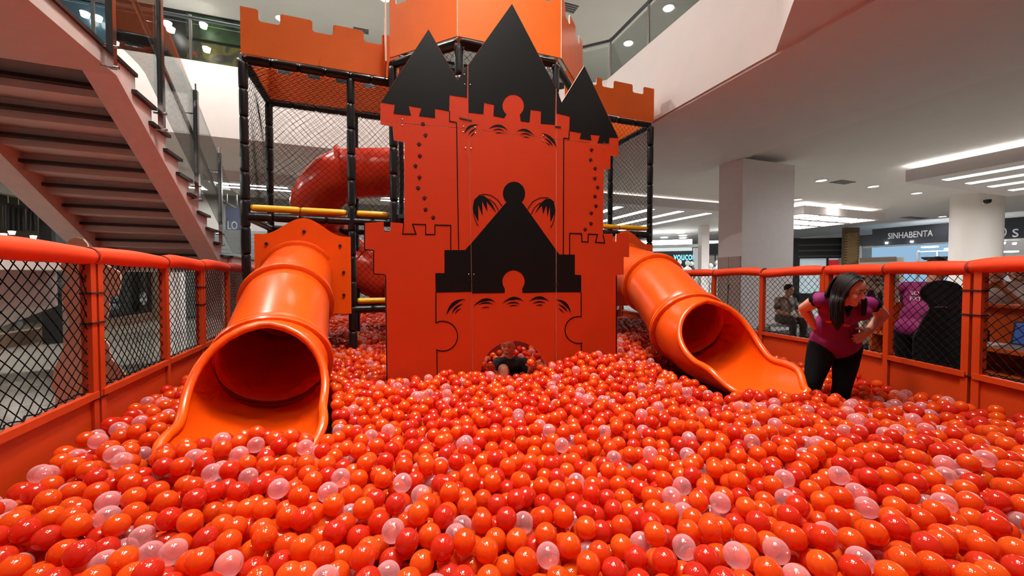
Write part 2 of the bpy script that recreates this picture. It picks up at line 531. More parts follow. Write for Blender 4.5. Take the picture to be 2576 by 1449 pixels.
# ================================================================== staircase on the left
SD = Vector((-0.383, 0.924, 0)).normalized()          # downhill, away from us
SR = Vector((0.924, 0.383, 0)).normalized()           # towards the pit
S0 = Vector((-3.98, 5.17, 0))
def SP(q, w, z):                                       # q along downhill, w in from the pit side
    return S0 + SD * q - SR * w + ZX * z
def q_of_y(y):
    return (y - 5.17) / SD.y
M_STAIRW = mat('stair_white_stone', '#D8C9C3', 0.55, var=0.05, vscale=12)
M_STAIRU = mat('stair_soffit_paint', '#C9BDB5', 0.7, var=0.03)
SWID = 1.36
def staircase():
    t = empty('staircase', SP(0, SWID / 2, 0), 'pale concrete staircase with dark granite treads rising beside the ball pit', 'staircase')
    qn = q_of_y(3.31)
    dq, dz, zt = 0.281, 0.157, 3.19
    N = 9
    def lower(q):                                       # underside of the stringers
        return 3.04 - 0.567 * max(0.0, (q - q_of_y(3.05)))
    for k in range(1, N + 1):
        q0 = qn + (k - 1) * dq
        z = zt - dz * k
        bm = bmesh.new()
        bm_box(bm, SP(q0 + dq / 2, SWID / 2, z - 0.06), SR, SD, ZX, SWID - 0.30, dq, 0.06)
        finish('tread_slab', bm, M_STAIRU, t)
        bm = bmesh.new()
        bm_box(bm, SP(q0 + dq / 2 - 0.02, SWID / 2 - 0.01, z - 0.015), SR, SD, ZX, SWID + 0.05, dq + 0.09, 0.03)
        finish('granite_tread', bm, M_GRANITE, t)
        bm = bmesh.new()
        bm_box(bm, SP(q0 + 0.012, SWID / 2, z + dz / 2 - 0.02), SR, SD, ZX, SWID - 0.30, 0.03, dz - 0.03)
        finish('riser', bm, M_STAIRW, t)
    # stringers: stepped on top, straight below
    for w0 in (0.0, SWID - 0.2):
        pts = []
        qa, qb = q_of_y(3.05), qn + N * dq
        pts.append(SP(qa, w0, lower(qa)))
        pts.append(SP(qb, w0, lower(qb)))
        for k in range(N, 0, -1):
            q1 = qn + k * dq
            q0 = q1 - dq
            z = zt - dz * k - 0.03
            pts.append(SP(q1, w0, z)); pts.append(SP(q0, w0, z))
        pts.append(SP(qn, w0, zt - 0.03)); pts.append(SP(qa, w0, zt - 0.03))
        prism('stringer', pts, -SR * 0.2, M_STAIRW, t)
    # upper landing
    qz = q_of_y(0.4)
    bm = bmesh.new()
    bm_box(bm, SP((qz + q_of_y(3.05)) / 2, 1.7, 3.04 + 0.06), SR, SD, ZX, 3.4, q_of_y(3.05) - qz, 0.12)
    finish('landing_slab', bm, M_STAIRU, t)
    bm = bmesh.new()
    bm_box(bm, SP((qz + qn) / 2, 1.7, zt - 0.015), SR, SD, ZX, 3.44, qn - qz, 0.03)
    finish('landing_granite', bm, M_GRANITE, t)
    # lower landing and the short solid flight below it
    qe = qn + N * dq
    zl = zt - dz * N
    bm = bmesh.new()
    bm_box(bm, SP(qe + 0.75, 1.25, zl - 0.12), SR, SD, ZX, 2.6, 1.5, 0.2)
    finish('landing_slab', bm, M_STAIRW, t)
    bm = bmesh.new()
    bm_box(bm, SP(qe + 0.75, 1.25, zl - 0.01), SR, SD, ZX, 2.64, 1.54, 0.03)
    finish('landing_granite', bm, M_GRANITE, t)
    for dqq, w in ((0.2, 0.2), (1.3, 0.2), (1.3, 2.3)):
        bm = bmesh.new()
        bm_box(bm, SP(qe + dqq, w, (zl - 0.2) / 2), SR, SD, ZX, 0.2, 0.2, zl - 0.2)
        finish('landing_pier', bm, M_STAIRW, t)
    # lower flight going down to the left
    Pz = lambda w, z, q: SP(q, w, z)
    q1 = qe + 0.3
    prism('lower_flight', [Pz(2.55, zl - 0.02, q1), Pz(2.55, zl - 0.75, q1), Pz(4.6, 0.02, q1), Pz(5.4, 0.02, q1), Pz(5.4, 0.2, q1)], SD * 1.1, M_STAIRW, t)
    # ---- glass balustrade on the pit side
    posts = [(265, 2.866), (395, 3.604), (487, 4.407), (548, 5.17), (605, 6.17)]
    def topz(q):
        k = (q - qn) / dq
        return zt - dz * min(max(k, 0), N)
    prev = None
    for px, y in posts:
        q = q_of_y(y)
        zb = topz(q)
        bm = bmesh.new()
        bm_box(bm, SP(q, -0.06, zb + 0.44), SD, SR, ZX, 0.05, 0.040, 1.24)
        po = finish('baluster', bm, M_STEEL, t)
        for dzz in (-0.13, 0.02):
            tube('bracket', [SP(q, 0.0, zb + dzz - 0.04), SP(q, -0.10, zb + dzz - 0.04)], 0.012, M_STEEL, po, 8)
        tube('top_pin', [SP(q, -0.06, zb + 1.04), SP(q, -0.06, zb + 1.14)], 0.008, M_STEEL, po, 8)
        tube('rail_arm', [SP(q, -0.06, zb + 0.80), SP(q, 0.05, zb + 0.80)], 0.008, M_STEEL, po, 8)
        if prev is not None:
            qp, zp = prev
            a0, a1 = SP(qp + 0.05, -0.06, 0), SP(q - 0.05, -0.06, 0)
            def gz(qq): return topz(qq)
            n = 6
            up, lo = [], []
            for i in range(n + 1):
                f = i / n
                qq = qp + 0.05 + (q - qp - 0.1) * f
                zz = topz(qq)
                lo.append(SP(qq, -0.055, zz + 0.05)); up.append(SP(qq, -0.055, zz + 0.98))
            prism('glass_pane', lo + up[::-1], SR * 0.01, M_GLASS, t)
        prev = (q, zb)
    hp = []
    for i in range(40):
        q = q_of_y(2.2) + (q_of_y(6.2) - q_of_y(2.2)) * i / 39
        hp.append(SP(q, 0.06, topz(q) + 0.80))
    tube('handrail', hp, 0.021, M_STEEL, t, 10)
    return t
staircase()

# ================================================================== play tower: padded pipe frame, nets, battlements
FU0, FV, MOD, FTOP = -1.517, 5.636, 1.225, 4.15
LV2, LV1 = 2.31, 1.12
TOWER = empty('play_tower', W(FU0 + 2.5 * MOD, FV, 0), 'tall soft-play climbing frame of black padded pipes, black nets and orange battlements', 'play structure')
def pad_mesh(m, r=0.052, n=10):
    bm = bmesh.new()
    bm_lathe(bm, [(0, 0), (r * 0.80, 0.0), (r * 0.97, 0.05), (r, 0.15), (r * 1.02, 0.5), (r, 0.85), (r * 0.97, 0.95), (r * 0.80, 1.0), (0, 1.0)], (0, 0, 0), EZ, n)
    bmesh.ops.recalc_face_normals(bm, faces=bm.faces)
    me = bpy.data.meshes.new('pad')
    bm.to_mesh(me); bm.free()
    me.polygons.foreach_set('use_smooth', [True] * len(me.polygons))
    me.materials.append(m)
    return me
PADM = pad_mesh(M_BLACK)
PADY = pad_mesh(M_YELLOW, 0.042)
def padded(a, b, parent, name='padded_pipe', me=PADM, step=0.33, pads=True, r=0.05):
    a, b = Vector(a), Vector(b)
    L = (b - a).length
    d = (b - a).normalized()
    core = tube(name, [a, b], 0.03 if pads else r, M_BLACK, parent, 8)
    if not pads:
        return core
    k = max(1, round(L / step))
    rot = d.to_track_quat('Z', 'Y')
    base = wloc(core)
    for i in range(k):
        o = bpy.data.objects.new('pad', me)
        COL.objects.link(o)
        o.parent = core
        o.location = a + d * (L * i / k) - base
        o.rotation_mode = 'QUATERNION'
        o.rotation_quaternion = rot
        s = 1 + 0.05 * math.sin(i * 7.3 + a.x * 9)
        o.scale = (s, s, L / k * 0.985)
    return core
def T(i, j, z):
    return W(FU0 + i * MOD, FV + j * MOD, z)
def fitting(p):
    bm = bmesh.new()
    bm_lathe(bm, [(0, -0.06), (0.042, -0.06), (0.042, 0.05), (0.03, 0.062), (0, 0.062)], p, EZ, 14)
    bm_lathe(bm, [(0, -0.055), (0.036, -0.055), (0.036, 0.055), (0, 0.055)], p + ZX * -0.03, UX, 12)
    return finish('pipe_fitting', bm, mat('galvanised_fitting', '#B8BABB', 0.3, 0.9), TOWER, smooth=True, sharp=40)
# posts
for (i, j) in ((0, 0), (1, 0), (0, 1), (5, 0), (5, 1)):
    padded(T(i, j, 0.05), T(i, j, FTOP - 0.02), TOWER, 'post')
for (i, j) in ((2, 1), (1, 1), (3, 1), (4, 1), (3.55, 0), (2, 0)):
    padded(T(i, j, 0.05), T(i, j, FTOP - 0.02), TOWER, 'post', pads=False)
TB = {'A': (1.75, 0.0), 'B': (1.75, -0.5), 'C': (2.45, -1.2), 'D': (3.675, -1.2), 'E': (4.375, -0.5), 'F': (4.375, 0.0)}
def TW(k, z, du=0.0, dv=0.0):
    return W(FU0 + TB[k][0] + du, FV + TB[k][1] + dv, z)
for k in 'BCD':
    padded(TW(k, 0.05), TW(k, FTOP - 0.02), TOWER, 'post')
padded(TW('E', 0.05), TW('E', FTOP - 0.02), TOWER, 'post', pads=False)
padded(TW('B', 0.05, 0.10, 0.16), TW('B', FTOP - 0.3, 0.10, 0.16), TOWER, 'post', pads=False, r=0.035)
for p in (T(0, 0, FTOP), T(5, 0, FTOP), TW('C', FTOP), TW('D', FTOP)):
    fitting(p)
# top bars
padded(T(0, 0, FTOP), T(1, 0, FTOP), TOWER, 'top_bar')
padded(T(1, 0, FTOP), W(FU0 + 1.75, FV, FTOP), TOWER, 'top_bar')
padded(T(0, 0, FTOP), T(0, 1, FTOP), TOWER, 'top_bar')
padded(T(0, 1, FTOP), T(2.4, 1, FTOP), TOWER, 'top_bar')
padded(T(2.4, 1, FTOP), T(5, 1, FTOP), TOWER, 'top_bar', pads=False)
padded(T(3.6, 0, FTOP), T(5, 0, FTOP), TOWER, 'top_bar')
padded(T(5, 0, FTOP), T(5, 1, FTOP), TOWER, 'top_bar')
for a, b in ('AB', 'BC', 'CD', 'DE', 'EF'):
    padded(TW(a, FTOP), TW(b, FTOP), TOWER, 'top_bar', pads=(a + b) in ('BC', 'CD'))
# deck-level bars, black below with a yellow sleeve above
for z, yl in ((LV2, True), (LV1, True)):
    for a, b in ((0, 1), (1, 1.43)):
        padded(T(a, 0, z - 0.09), T(b, 0, z - 0.09), TOWER, 'deck_bar')
        if z == LV2 or a == 1:
            padded(T(a, 0, z + 0.02) + UX * 0.06, T(b, 0, z + 0.02) - UX * 0.06, TOWER, 'yellow_bar', PADY, 0.55)
    padded(T(4, 0, z - 0.09), T(5, 0, z - 0.09), TOWER, 'deck_bar', pads=(z == LV2))
    padded(T(4, 0, z + 0.02), T(5, 0, z + 0.02) - UX * 0.06, TOWER, 'yellow_bar', PADY, 0.55)
    padded(T(0, 0, z - 0.09), T(0, 1, z - 0.09), TOWER, 'deck_bar', pads=False)
    padded(T(5, 0, z - 0.09), T(5, 1, z - 0.09), TOWER, 'deck_bar', pads=False)
    padded(T(0, 1, z - 0.09), T(5, 1, z - 0.09), TOWER, 'deck_bar', pads=False)
padded(T(1, 0.5, LV2 + 0.06), T(2, 0.5, LV2 + 0.06), TOWER, 'deck_bar')
M_DECKB = mat('black_deck_vinyl', '#18181B', 0.5)
ubox('deck_floor', FU0 + 0.05, FU0 + MOD * 0.95, FV + 0.05, FV + MOD * 0.95, LV1 - 0.10, LV1 - 0.05, M_DECKB, TOWER)
ubox('deck_floor', FU0 + MOD * 2.0, FU0 + MOD * 5 - 0.05, FV + 0.05, FV + MOD * 0.95, LV1 - 0.10, LV1 - 0.05, M_DECKB, TOWER)
ubox('deck_floor', FU0 + MOD * 4.0, FU0 + MOD * 5 - 0.05, FV + 0.05, FV + MOD * 0.95, LV2 - 0.10, LV2 - 0.05, M_DECKB, TOWER)
bm = bmesh.new()
bm_prism(bm, [TW(k, LV2 - 0.1) for k in 'ABCDEF'], ZX * 0.05)
finish('deck_floor', bm, M_DECKB, TOWER)
# added dark red sheet behind the arch, keeps the doorway interior dark
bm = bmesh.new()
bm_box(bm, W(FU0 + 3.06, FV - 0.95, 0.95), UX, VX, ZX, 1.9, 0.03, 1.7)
finish('back_panel', bm, mat('doorway_dark_red', '#7A1410', 0.5), TOWER)

# ---- nets
def net(name, o, ex, ez, w, h, cell, parent, r=0.0022, sag=0.02, seed=0, sx=1.0):
    """diamond net in the rectangle o + ex*w, ez*h (sx stretches the diamonds sideways)"""
    nrm = ex.cross(ez)
    V, F = [], []
    rnd = random.Random(seed)
    ph = [rnd.uniform(0, 6) for _ in range(6)]
    def P(a, b):
        fx, fz = a / w, b / h
        edge = min(1.0, 6 * fx * (1 - fx) * 1.5) * min(1.0, 6 * fz * (1 - fz) * 1.5)
        dn = sag * edge * (math.sin(3.1 * a + ph[0]) + 0.6 * math.sin(4.3 * b + ph[1]) + 0.4 * math.sin(9 * a + 5 * b + ph[2]))
        da = cell * 0.22 * edge * math.sin(7 * b + 3 * a + ph[3]) 
        db = cell * 0.22 * edge * math.sin(6 * a - 4 * b + ph[4])
        return o + ex * (a + da) + ez * (b + db) + nrm * dn
    for sgn in (1, -1):
        k = sx
        # lines: b = sgn*(a/k) + c
        c0 = -w / k if sgn > 0 else 0.0
        c1 = h if sgn > 0 else h + w / k
        c = math.ceil(c0 / cell) * cell
        while c < c1:
            pts = []
            # a range where 0<=b<=h
            if sgn > 0:
                a0, a1 = max(0, -c * k), min(w, (h - c) * k)
            else:
                a0, a1 = max(0, (c - h) * k), min(w, c * k)
            if a1 - a0 > 1e-4:
                n = max(2, int((a1 - a0) / 0.09) + 1)
                for i in range(n):
                    a = a0 + (a1 - a0) * i / (n - 1)
                    pts.append(P(a, sgn * a / k + c))
                d = (pts[-1] - pts[0]).normalized()
                s = d.cross(nrm).normalized()
                base = len(V)
                for p in pts:
                    V.append(p + nrm * r * 1.2); V.append(p - nrm * r * 0.6 + s * r); V.append(p - nrm * r * 0.6 - s * r)
                for i in range(n - 1):
                    b0 = base + i * 3
                    for q in range(3):
                        F.append((b0 + q, b0 + (q + 1) % 3, b0 + 3 + (q + 1) % 3, b0 + 3 + q))
            c += cell
    me = bpy.data.meshes.new(name)
    me.from_pydata([tuple(v) for v in V], [], F)
    c = recenter(me)
    return put(name, me, M_NET, parent, c)
def tnet(i0, j0, i1, j1, z0, z1, seed, cell=0.085):
    a, b = T(i0, j0, z0), T(i1, j1, z0)
    net('net', a, (b - a).normalized(), ZX, (b - a).length, z1 - z0, cell, TOWER, seed=seed, r=0.0019)
tnet(0, 0, 1, 0, LV2 + 0.04, FTOP - 0.05, 1)
tnet(1, 0, 2.0, 0, LV2 + 0.04, FTOP - 0.05, 2)
tnet(0, 0, 0, 1, LV2 + 0.04, FTOP - 0.05, 3, 0.07)
tnet(0, 1, 1.7, 1, LV2 + 0.1, FTOP - 0.05, 4)
tnet(1, 0, 1.7, 0, LV1 - 0.05, LV2 - 0.1, 5)
tnet(0, 1, 1.7, 1, LV1 - 0.05, LV2 - 0.1, 6)
tnet(5, 0, 5, 1, LV2 + 0.04, FTOP - 0.05, 7, 0.075)
tnet(4.0, 1, 5, 1, LV2 + 0.04, FTOP - 0.05, 8)
tnet(4.0, 0, 5, 0, LV2 + 0.04, FTOP - 0.05, 9)
a, b = TW('C', LV2), TW('D', LV2)
net('net', a, UX, ZX, 1.225, FTOP - LV2, 0.085, TOWER, seed=11)
a, b = TW('B', LV2), TW('C', LV2)
net('net', a, (b - a).normalized(), ZX, (b - a).length, FTOP - LV2, 0.085, TOWER, seed=12)
# roof net under the left battlements
net('roof_net', T(0, 0, FTOP - 0.07), UX, VX, MOD * 1.5, MOD, 0.07, TOWER, seed=13, sag=0.01)

# ---- battlements
def crenel(name, a, b, z0, z_top, z_notch, notches, parent, m=M_ORANGEP, th=0.018, rr=0.02, out=None):
    """a, b: plan points; notches: list of (f0, f1) fractions along a-b"""
    d = (b - a)
    L = d.length
    d.normalize()
    nrm = out if out is not None else Vector((d.y, -d.x, 0))
    def P(s, z): return Vector((a.x, a.y, 0)) + d * s + ZX * z
    pts = [P(0, z0), P(L, z0)]
    up = [(L, z_top)]
    def corner(s, z, ds, dz2):
        pass
    for f0, f1 in sorted(notches, reverse=True):
        s0, s1 = f0 * L, f1 * L
        if f1 >= 0.999:
            up = [(L, z_notch)]
        else:
            up += [(s1 + rr, z_top), (s1, z_top - rr), (s1, z_notch + rr), (s1 - rr, z_notch)]
        if f0 <= 0.001:
            up += [(0.0, z_notch)]
        else:
            up += [(s0 + rr, z_notch), (s0, z_notch + rr), (s0, z_top - rr), (s0 - rr, z_top)]
    if not notches or sorted(notches)[0][0] > 0.001:
        up += [(0, z_top)]
    pts += [P(s, z) for s, z in up]
    return prism(name, pts, nrm * th, [m, M_EDGE], parent)
def ufrac(px0, px1, pxs, v):
    f = lambda px: uv_of(on_v(px, 100, v))[0]
    u0, u1 = f(px0), f(px1)
    return u0, u1, [((f(a) - u0) / (u1 - u0), (f(b) - u0) / (u1 - u0)) for a, b in pxs]
ZB0 = FTOP + 0.05
vf = FV - 0.07
u0, u1, fr = ufrac(606, 1003, [(652, 706), (787, 838), (915, 960)], vf)
crenel('battlement_panel', W(u0, vf), W(u1, vf), ZB0 - 0.02, 4.74, 4.60, fr, TOWER)
u0, u1, fr = ufrac(1420, 1645, [(1441, 1500), (1514, 1543), (1591, 1618)], vf)
crenel('battlement_panel', W(u0, vf), W(u1, vf), ZB0 - 0.02, 4.75, 4.62, fr, TOWER)
NF = [(0.14, 0.28), (0.43, 0.57), (0.72, 0.86)]
crenel('battlement_panel', T(0, -0.04, 0), T(0, 1.05, 0), ZB0 - 0.02, 4.74, 4.60, NF, TOWER)
crenel('battlement_panel', T(5, -0.04, 0), T(5, 1.05, 0), ZB0 - 0.02, 4.74, 4.60, NF, TOWER, out=-UX)
crenel('battlement_panel', T(0, 1.0, 0), T(5, 1.0, 0), ZB0 - 0.02, 4.74, 4.60, [(k / 15 + 0.02, k / 15 + 0.05) for k in range(15)], TOWER)
o = 0.075
crenel('battlement_panel', TW('B', 0, -o * .4, -o), TW('C', 0, -o * .4, -o), ZB0 - 0.02, 4.93, 4.79, [(0.10, 0.30), (0.62, 0.82)], TOWER)
crenel('battlement_panel', TW('C', 0, -0.03, -o), TW('D', 0, 0.03, -o), ZB0 - 0.02, 4.95, 4.83, [(0.22, 0.42), (0.70, 0.90)], TOWER)
crenel('battlement_panel', TW('D', 0, o * .4, -o), TW('E', 0, o * .4, -o), ZB0 - 0.02, 4.93, 4.79, [(0.15, 0.35), (0.62, 0.82)], TOWER)
crenel('battlement_panel', TW('A', 0, -o, 0), TW('B', 0, -o, 0), ZB0 - 0.02, 4.93, 4.79, [(0.3, 0.7)], TOWER)

# ================================================================== red spiral tube behind the nets
def sweep_tube(name, pts, r, m, parent, n=26, flanges=None):
    bm = bmesh.new()
    bm_tube(bm, pts, r, n, cap=False)
    return finish(name, bm, m, parent, smooth=True, sharp=40)
def spiral():
    p0 = at_y(1010, 436, 6.45)
    t = empty('spiral_slide', Vector((p0.x - 1, p0.y, 0)), 'glossy red spiral tube slide curling behind the black nets', 'slide')
    a = at_y(1120, 425, 6.55)
    c = at_y(862, 438, 6.0)
    pts = [a, at_y(1000, 434, 6.25), c]
    # half turn to the left, towards the back and down
    cen = c + Vector((0, 0.0, 0))
    R = 0.56
    for k in range(1, 15):
        ang = PI * k / 14
        pts.append(Vector((c.x - 0.42 * math.sin(ang) * 1.30, c.y + R * (1 - math.cos(ang)) * 0.55, c.z - 1.45 * (k / 14) ** 1.15)))
    e = pts[-1]
    for k in range(1, 6):
        pts.append(e + Vector((0.30 * k, -0.02 * k, -0.12 * k)))
    sweep_tube('tube', pts, 0.385, M_REDT, t)
    for k in (1, 2, 9, 16, 18):
        p, q = pts[k], pts[k + 1] - pts[k - 1]
        bm = bmesh.new()
        bm_lathe(bm, [(0.38, -0.03), (0.425, -0.025), (0.425, 0.025), (0.38, 0.03)], p, q.normalized(), 26)
        finish('joint_ring', bm, M_REDT, t, smooth=True, sharp=40)
spiral()

# ================================================================== tube slides
def catmull(P, per=8):
    P = [Vector(p) for p in P]
    out = []
    Q = [P[0] * 2 - P[1]] + P + [P[-1] * 2 - P[-2]]
    for i in range(1, len(Q) - 2):
        for k in range(per):
            t = k / per
            a, b, c, d = Q[i - 1], Q[i], Q[i + 1], Q[i + 2]
            out.append(0.5 * ((2 * b) + (c - a) * t + (2 * a - 5 * b + 4 * c - d) * t * t + (3 * b - a - 3 * c + d) * t ** 3))
    out.append(P[-1])
    return out
def smooth01(x):
    x = min(max(x, 0), 1)
    return x * x * (3 - 2 * x)
SLIDES = []
def slide(name, label, stations, exit_pts, r, ring_idx, plate_u, plate_z, plate_w, parent=None):
    P0 = Vector(stations[0])
    t = empty(name, Vector((stations[-1][0], stations[-1][1], 0.1)), label, 'slide')
    axis = catmull(stations, 6)
    for i in range(len(stations) - 1):
        seg = axis[i * 6:(i + 1) * 6 + 1]
        bm = bmesh.new()
        bm_tube(bm, seg, r, 40, cap=False)
        o = finish('tube_section', bm, M_ORANGE, t, smooth=True)
        md = o.modifiers.new('wall', 'SOLIDIFY'); md.thickness = 0.012; md.offset = -1
    for i in ring_idx:
        p = axis[min(i * 6, len(axis) - 1)]
        d = (axis[min(i * 6 + 1, len(axis) - 1)] - axis[max(i * 6 - 1, 0)]).normalized()
        bm = bmesh.new()
        bm_lathe(bm, [(r - 0.005, -0.045), (r + 0.028, -0.042), (r + 0.045, -0.032), (r + 0.048, -0.002), (r + 0.03, 0.0), (r + 0.048, 0.004), (r + 0.045, 0.034), (r + 0.028, 0.044), (r - 0.005, 0.047)], p, d, 40)
        finish('joint_ring', bm, M_ORANGE, t, smooth=True, sharp=35)
    # ---- open exit trough
    ex = catmull([stations[-1]] + exit_pts, 10)
    NS = len(ex)
    bm = bmesh.new()
    NA = 33
    grid, rimL, rimR = [], [], []
    L = [0.0]
    for i in range(1, NS):
        L.append(L[-1] + (ex[i] - ex[i - 1]).length)
    for i in range(NS):
        f = L[i] / L[-1]
        d = (ex[min(i + 1, NS - 1)] - ex[max(i - 1, 0)]).normalized()
        s = d.cross(ZX).normalized()          # to the right of travel
        up = s.cross(d).normalized()
        # half opening measured from the bottom
        if f < 0.20:
            ph = PI
        else:
            g = (f - 0.20) / 0.80
            ph = math.radians(178) - math.radians(106) * (1 - (1 - min(g / 0.62, 1)) ** 2.1)
            ph += math.radians(-8) * smooth01((g - 0.62) / 0.38) - math.radians(20) * smooth01((g - 0.78) / 0.22)
        flare = 1 + 0.10 * smooth01((f - 0.55) / 0.45)
        row = []
        for k in range(NA):
            a = -ph + 2 * ph * k / (NA - 1)
            row.append(bm.verts.new(ex[i] + s * (math.sin(a) * r * flare) - up * (math.cos(a) * r)))
        grid.append(row)
        if f >= 0.185:
            rimL.append(row[0].co.copy()); rimR.append(row[-1].co.copy())
    for i in range(NS - 1):
        for k in range(NA - 1):
            bm.faces.new((grid[i][k], grid[i][k + 1], grid[i + 1][k + 1], grid[i + 1][k]))
    endrow = [v.co.copy() for v in grid[-1]]
    bmesh.ops.remove_doubles(bm, verts=bm.verts, dist=0.0008)
    o = finish('exit_trough', bm, M_ORANGE, t, smooth=True)
    md = o.modifiers.new('wall', 'SOLIDIFY'); md.thickness = 0.014; md.offset = 0
    rim = rimL[::-1] + rimR
    rim = [rim[0]] + [p for p, q in zip(rim[1:], rim[:-1]) if (p - q).length > 0.004]
    bm = bmesh.new()
    loop = [Vector(p) for p in endrow[::-1]]
    full = rim + loop[1:-1]
    bm_tube(bm, full, 0.028, 12, cap=False, closed=True)
    finish('rolled_rim', bm, M_ORANGE, t, smooth=True)
    # ---- mounting plate
    pu, pz0, pz1 = plate_u, plate_z[0], plate_z[1]
    hw = plate_w / 2
    pts = [W(pu - hw, FV - 0.075, pz0), W(pu + hw, FV - 0.075, pz0)]
    top = []
    for k in range(21):
        x = 1 - 2 * k / 20
        top.append(W(pu + hw * x, FV - 0.075, pz1 - 0.22 * (1 - math.cos(PI * min(1, abs(x) / 0.85))) / 2))
    prism('mounting_plate', pts + top, -VX * 0.02, M_ORANGE, t)
    for du, dz in ((-0.42, pz1 - 0.34), (0.42, pz1 - 0.34), (0, pz1 - 0.17), (0.46, pz0 + 0.25), (0.46, pz0 + 0.55), (-0.46, pz0 + 0.3)):
        bm = bmesh.new()
        bm_lathe(bm, [(0, 0.02), (0.018, 0.016), (0.02, 0), (0, 0)], W(pu + du, FV - 0.096, dz), -VX, 10)
        finish('bolt', bm, M_DARK, t, smooth=True, sharp=40)
    SLIDES.append((axis, ex, r, L))
    return t
slide('tube_slide', 'orange tube slide with wide open mouth beside the left corner of the castle',
      [(-2.76, 4.98, 1.50), (-2.33, 3.98, 1.19), (-1.93, 3.09, 0.765)], [(-1.77, 2.72, 0.70), (-1.61, 2.38, 0.70), (-1.44, 2.00, 0.71)], 0.395, (0, 1, 2),
      FU0 + 0.5 * MOD + 0.05, (0.98, 2.22), 1.10)
slide('tube_slide', 'orange tube slide coming out behind the castle towards the woman',
      [(1.86, 6.52, 1.62), (1.97, 5.36, 1.37), (2.00, 4.33, 0.90)], [(2.03, 3.95, 0.80), (2.06, 3.55, 0.80), (2.10, 3.08, 0.82)], 0.395, (0, 1, 2),
      FU0 + 4.5 * MOD + 0.05, (0.98, 2.26), 1.10)

# ================================================================== castle front
CV = 3.608
CASTLE = empty('castle_facade', on_v(1290, 940, CV) * 1.0, 'red-orange plywood castle front with black pointed roofs and an arched doorway', 'castle')
CASTLE.location.z = 0.0
def FP(px, py, dv=0.0):
    return on_v(px, py, CV) + VX * dv
def board(name, poly):
    return prism(name, [FP(x, y) for x, y in poly], VX * 0.018, [M_REDOR, M_EDGE], CASTLE)
def paint(name, poly, parent=None, m=M_BLKP, lift=0.0012):
    return prism(name, [FP(x, y, -lift) for x, y in poly], VX * (lift - 0.0002), m, parent or CASTLE)
def arc(cx, cy, r, a0, a1, n=20, ry=None):
    ry = ry or r
    return [(cx + r * math.cos(math.radians(a0 + (a1 - a0) * k / n)), cy - ry * math.sin(math.radians(a0 + (a1 - a0) * k / n))) for k in range(n + 1)]
LL = [(973, 1010), (968, 690), (940, 688), (939, 630), (917, 628), (916, 561), (965, 558), (966, 582), (982, 583), (983, 559),
      (1017, 562), (1018, 357), (991, 352), (988, 317), (957, 311), (957, 305.5), (1179.3, 324.5), (1186, 738), (1189, 1010)]
LC = [(1190.5, 1010), (1187, 738), (1180.3, 325), (1398.6, 351), (1398.6, 1010), (1377, 1010)] + arc(1293, 942, 84, 0, 180, 30) + [(1209, 1010)]
LR = [(1399.6, 1010), (1399.6, 351), (1556, 368), (1556, 394), (1536, 390), (1535, 425), (1519, 424), (1517, 588), (1541, 588), (1541, 607),
      (1550, 608), (1551, 588), (1582, 588), (1583, 647), (1569, 646), (1569, 691), (1552, 692), (1552, 1010)]
UL = [(957, 304.5), (957, 258), (1078, 73), (1151, 201), (1176.3, 165.5), (1179.3, 323.5)]
UC = [(1180.3, 324), (1177.3, 164), (1288, 9), (1398.6, 221), (1398.6, 350)]
UR = [(1399.6, 350), (1399.6, 222.5), (1413, 257), (1470, 165), (1556, 346), (1556, 367)]
board('lower_board', LL); board('lower_board', LC); board('lower_board', LR)
bUL = board('upper_board', UL); bUC = board('upper_board', UC); bUR = board('upper_board', UR)
BL = [(958, 257.5), (1078, 74), (1151, 202), (1176, 166.5), (1175, 246), (1131, 239), (1130, 280), (1094, 273), (1095, 297), (1054, 292),
      (1060, 272), (1028, 266), (1034, 291), (990, 286), (993, 263)]
BC = [(1178, 164), (1288, 10), (1398, 221), (1396, 314), (1360, 311), (1361, 280), (1335, 276), (1332, 308), (1310, 305)] + \
     arc(1291, 266, 27, -52, 232, 26, 28) + [(1268, 297), (1241, 291.5), (1243, 264), (1218, 258), (1216, 287), (1178.5, 283)]
BR = [(1400, 223.5), (1413, 258), (1470, 166), (1555.5, 347), (1533, 346), (1532, 361), (1503, 360), (1509, 341), (1485, 338.5), (1488, 353),
      (1458, 349.5), (1462, 334.6), (1432, 329.6), (1433, 293), (1400, 285)]
paint('painted_roof', BL, bUL); paint('painted_roof', BC, bUC); paint('painted_roof', BR, bUR)
ML = [(1095, 687), (1118, 687), (1118, 629), (1170, 629), (1184, 613), (1186, 734), (1096, 736)]
MC = [(1187.5, 738), (1185.5, 612), (1269, 514)] + arc(1293, 487, 28, 228, -48, 26, 30) + [(1317, 514), (1398.4, 628), (1398.4, 735), (1314, 737)] + \
     arc(1291.7, 708, 28, -38, 218, 26, 28) + [(1270, 737)]
MR = [(1400, 630), (1407, 640), (1446, 640.5), (1446, 691), (1462, 692), (1462, 735.4), (1400, 735)]
for q in (ML, MC, MR):
    paint('painted_gable', q)
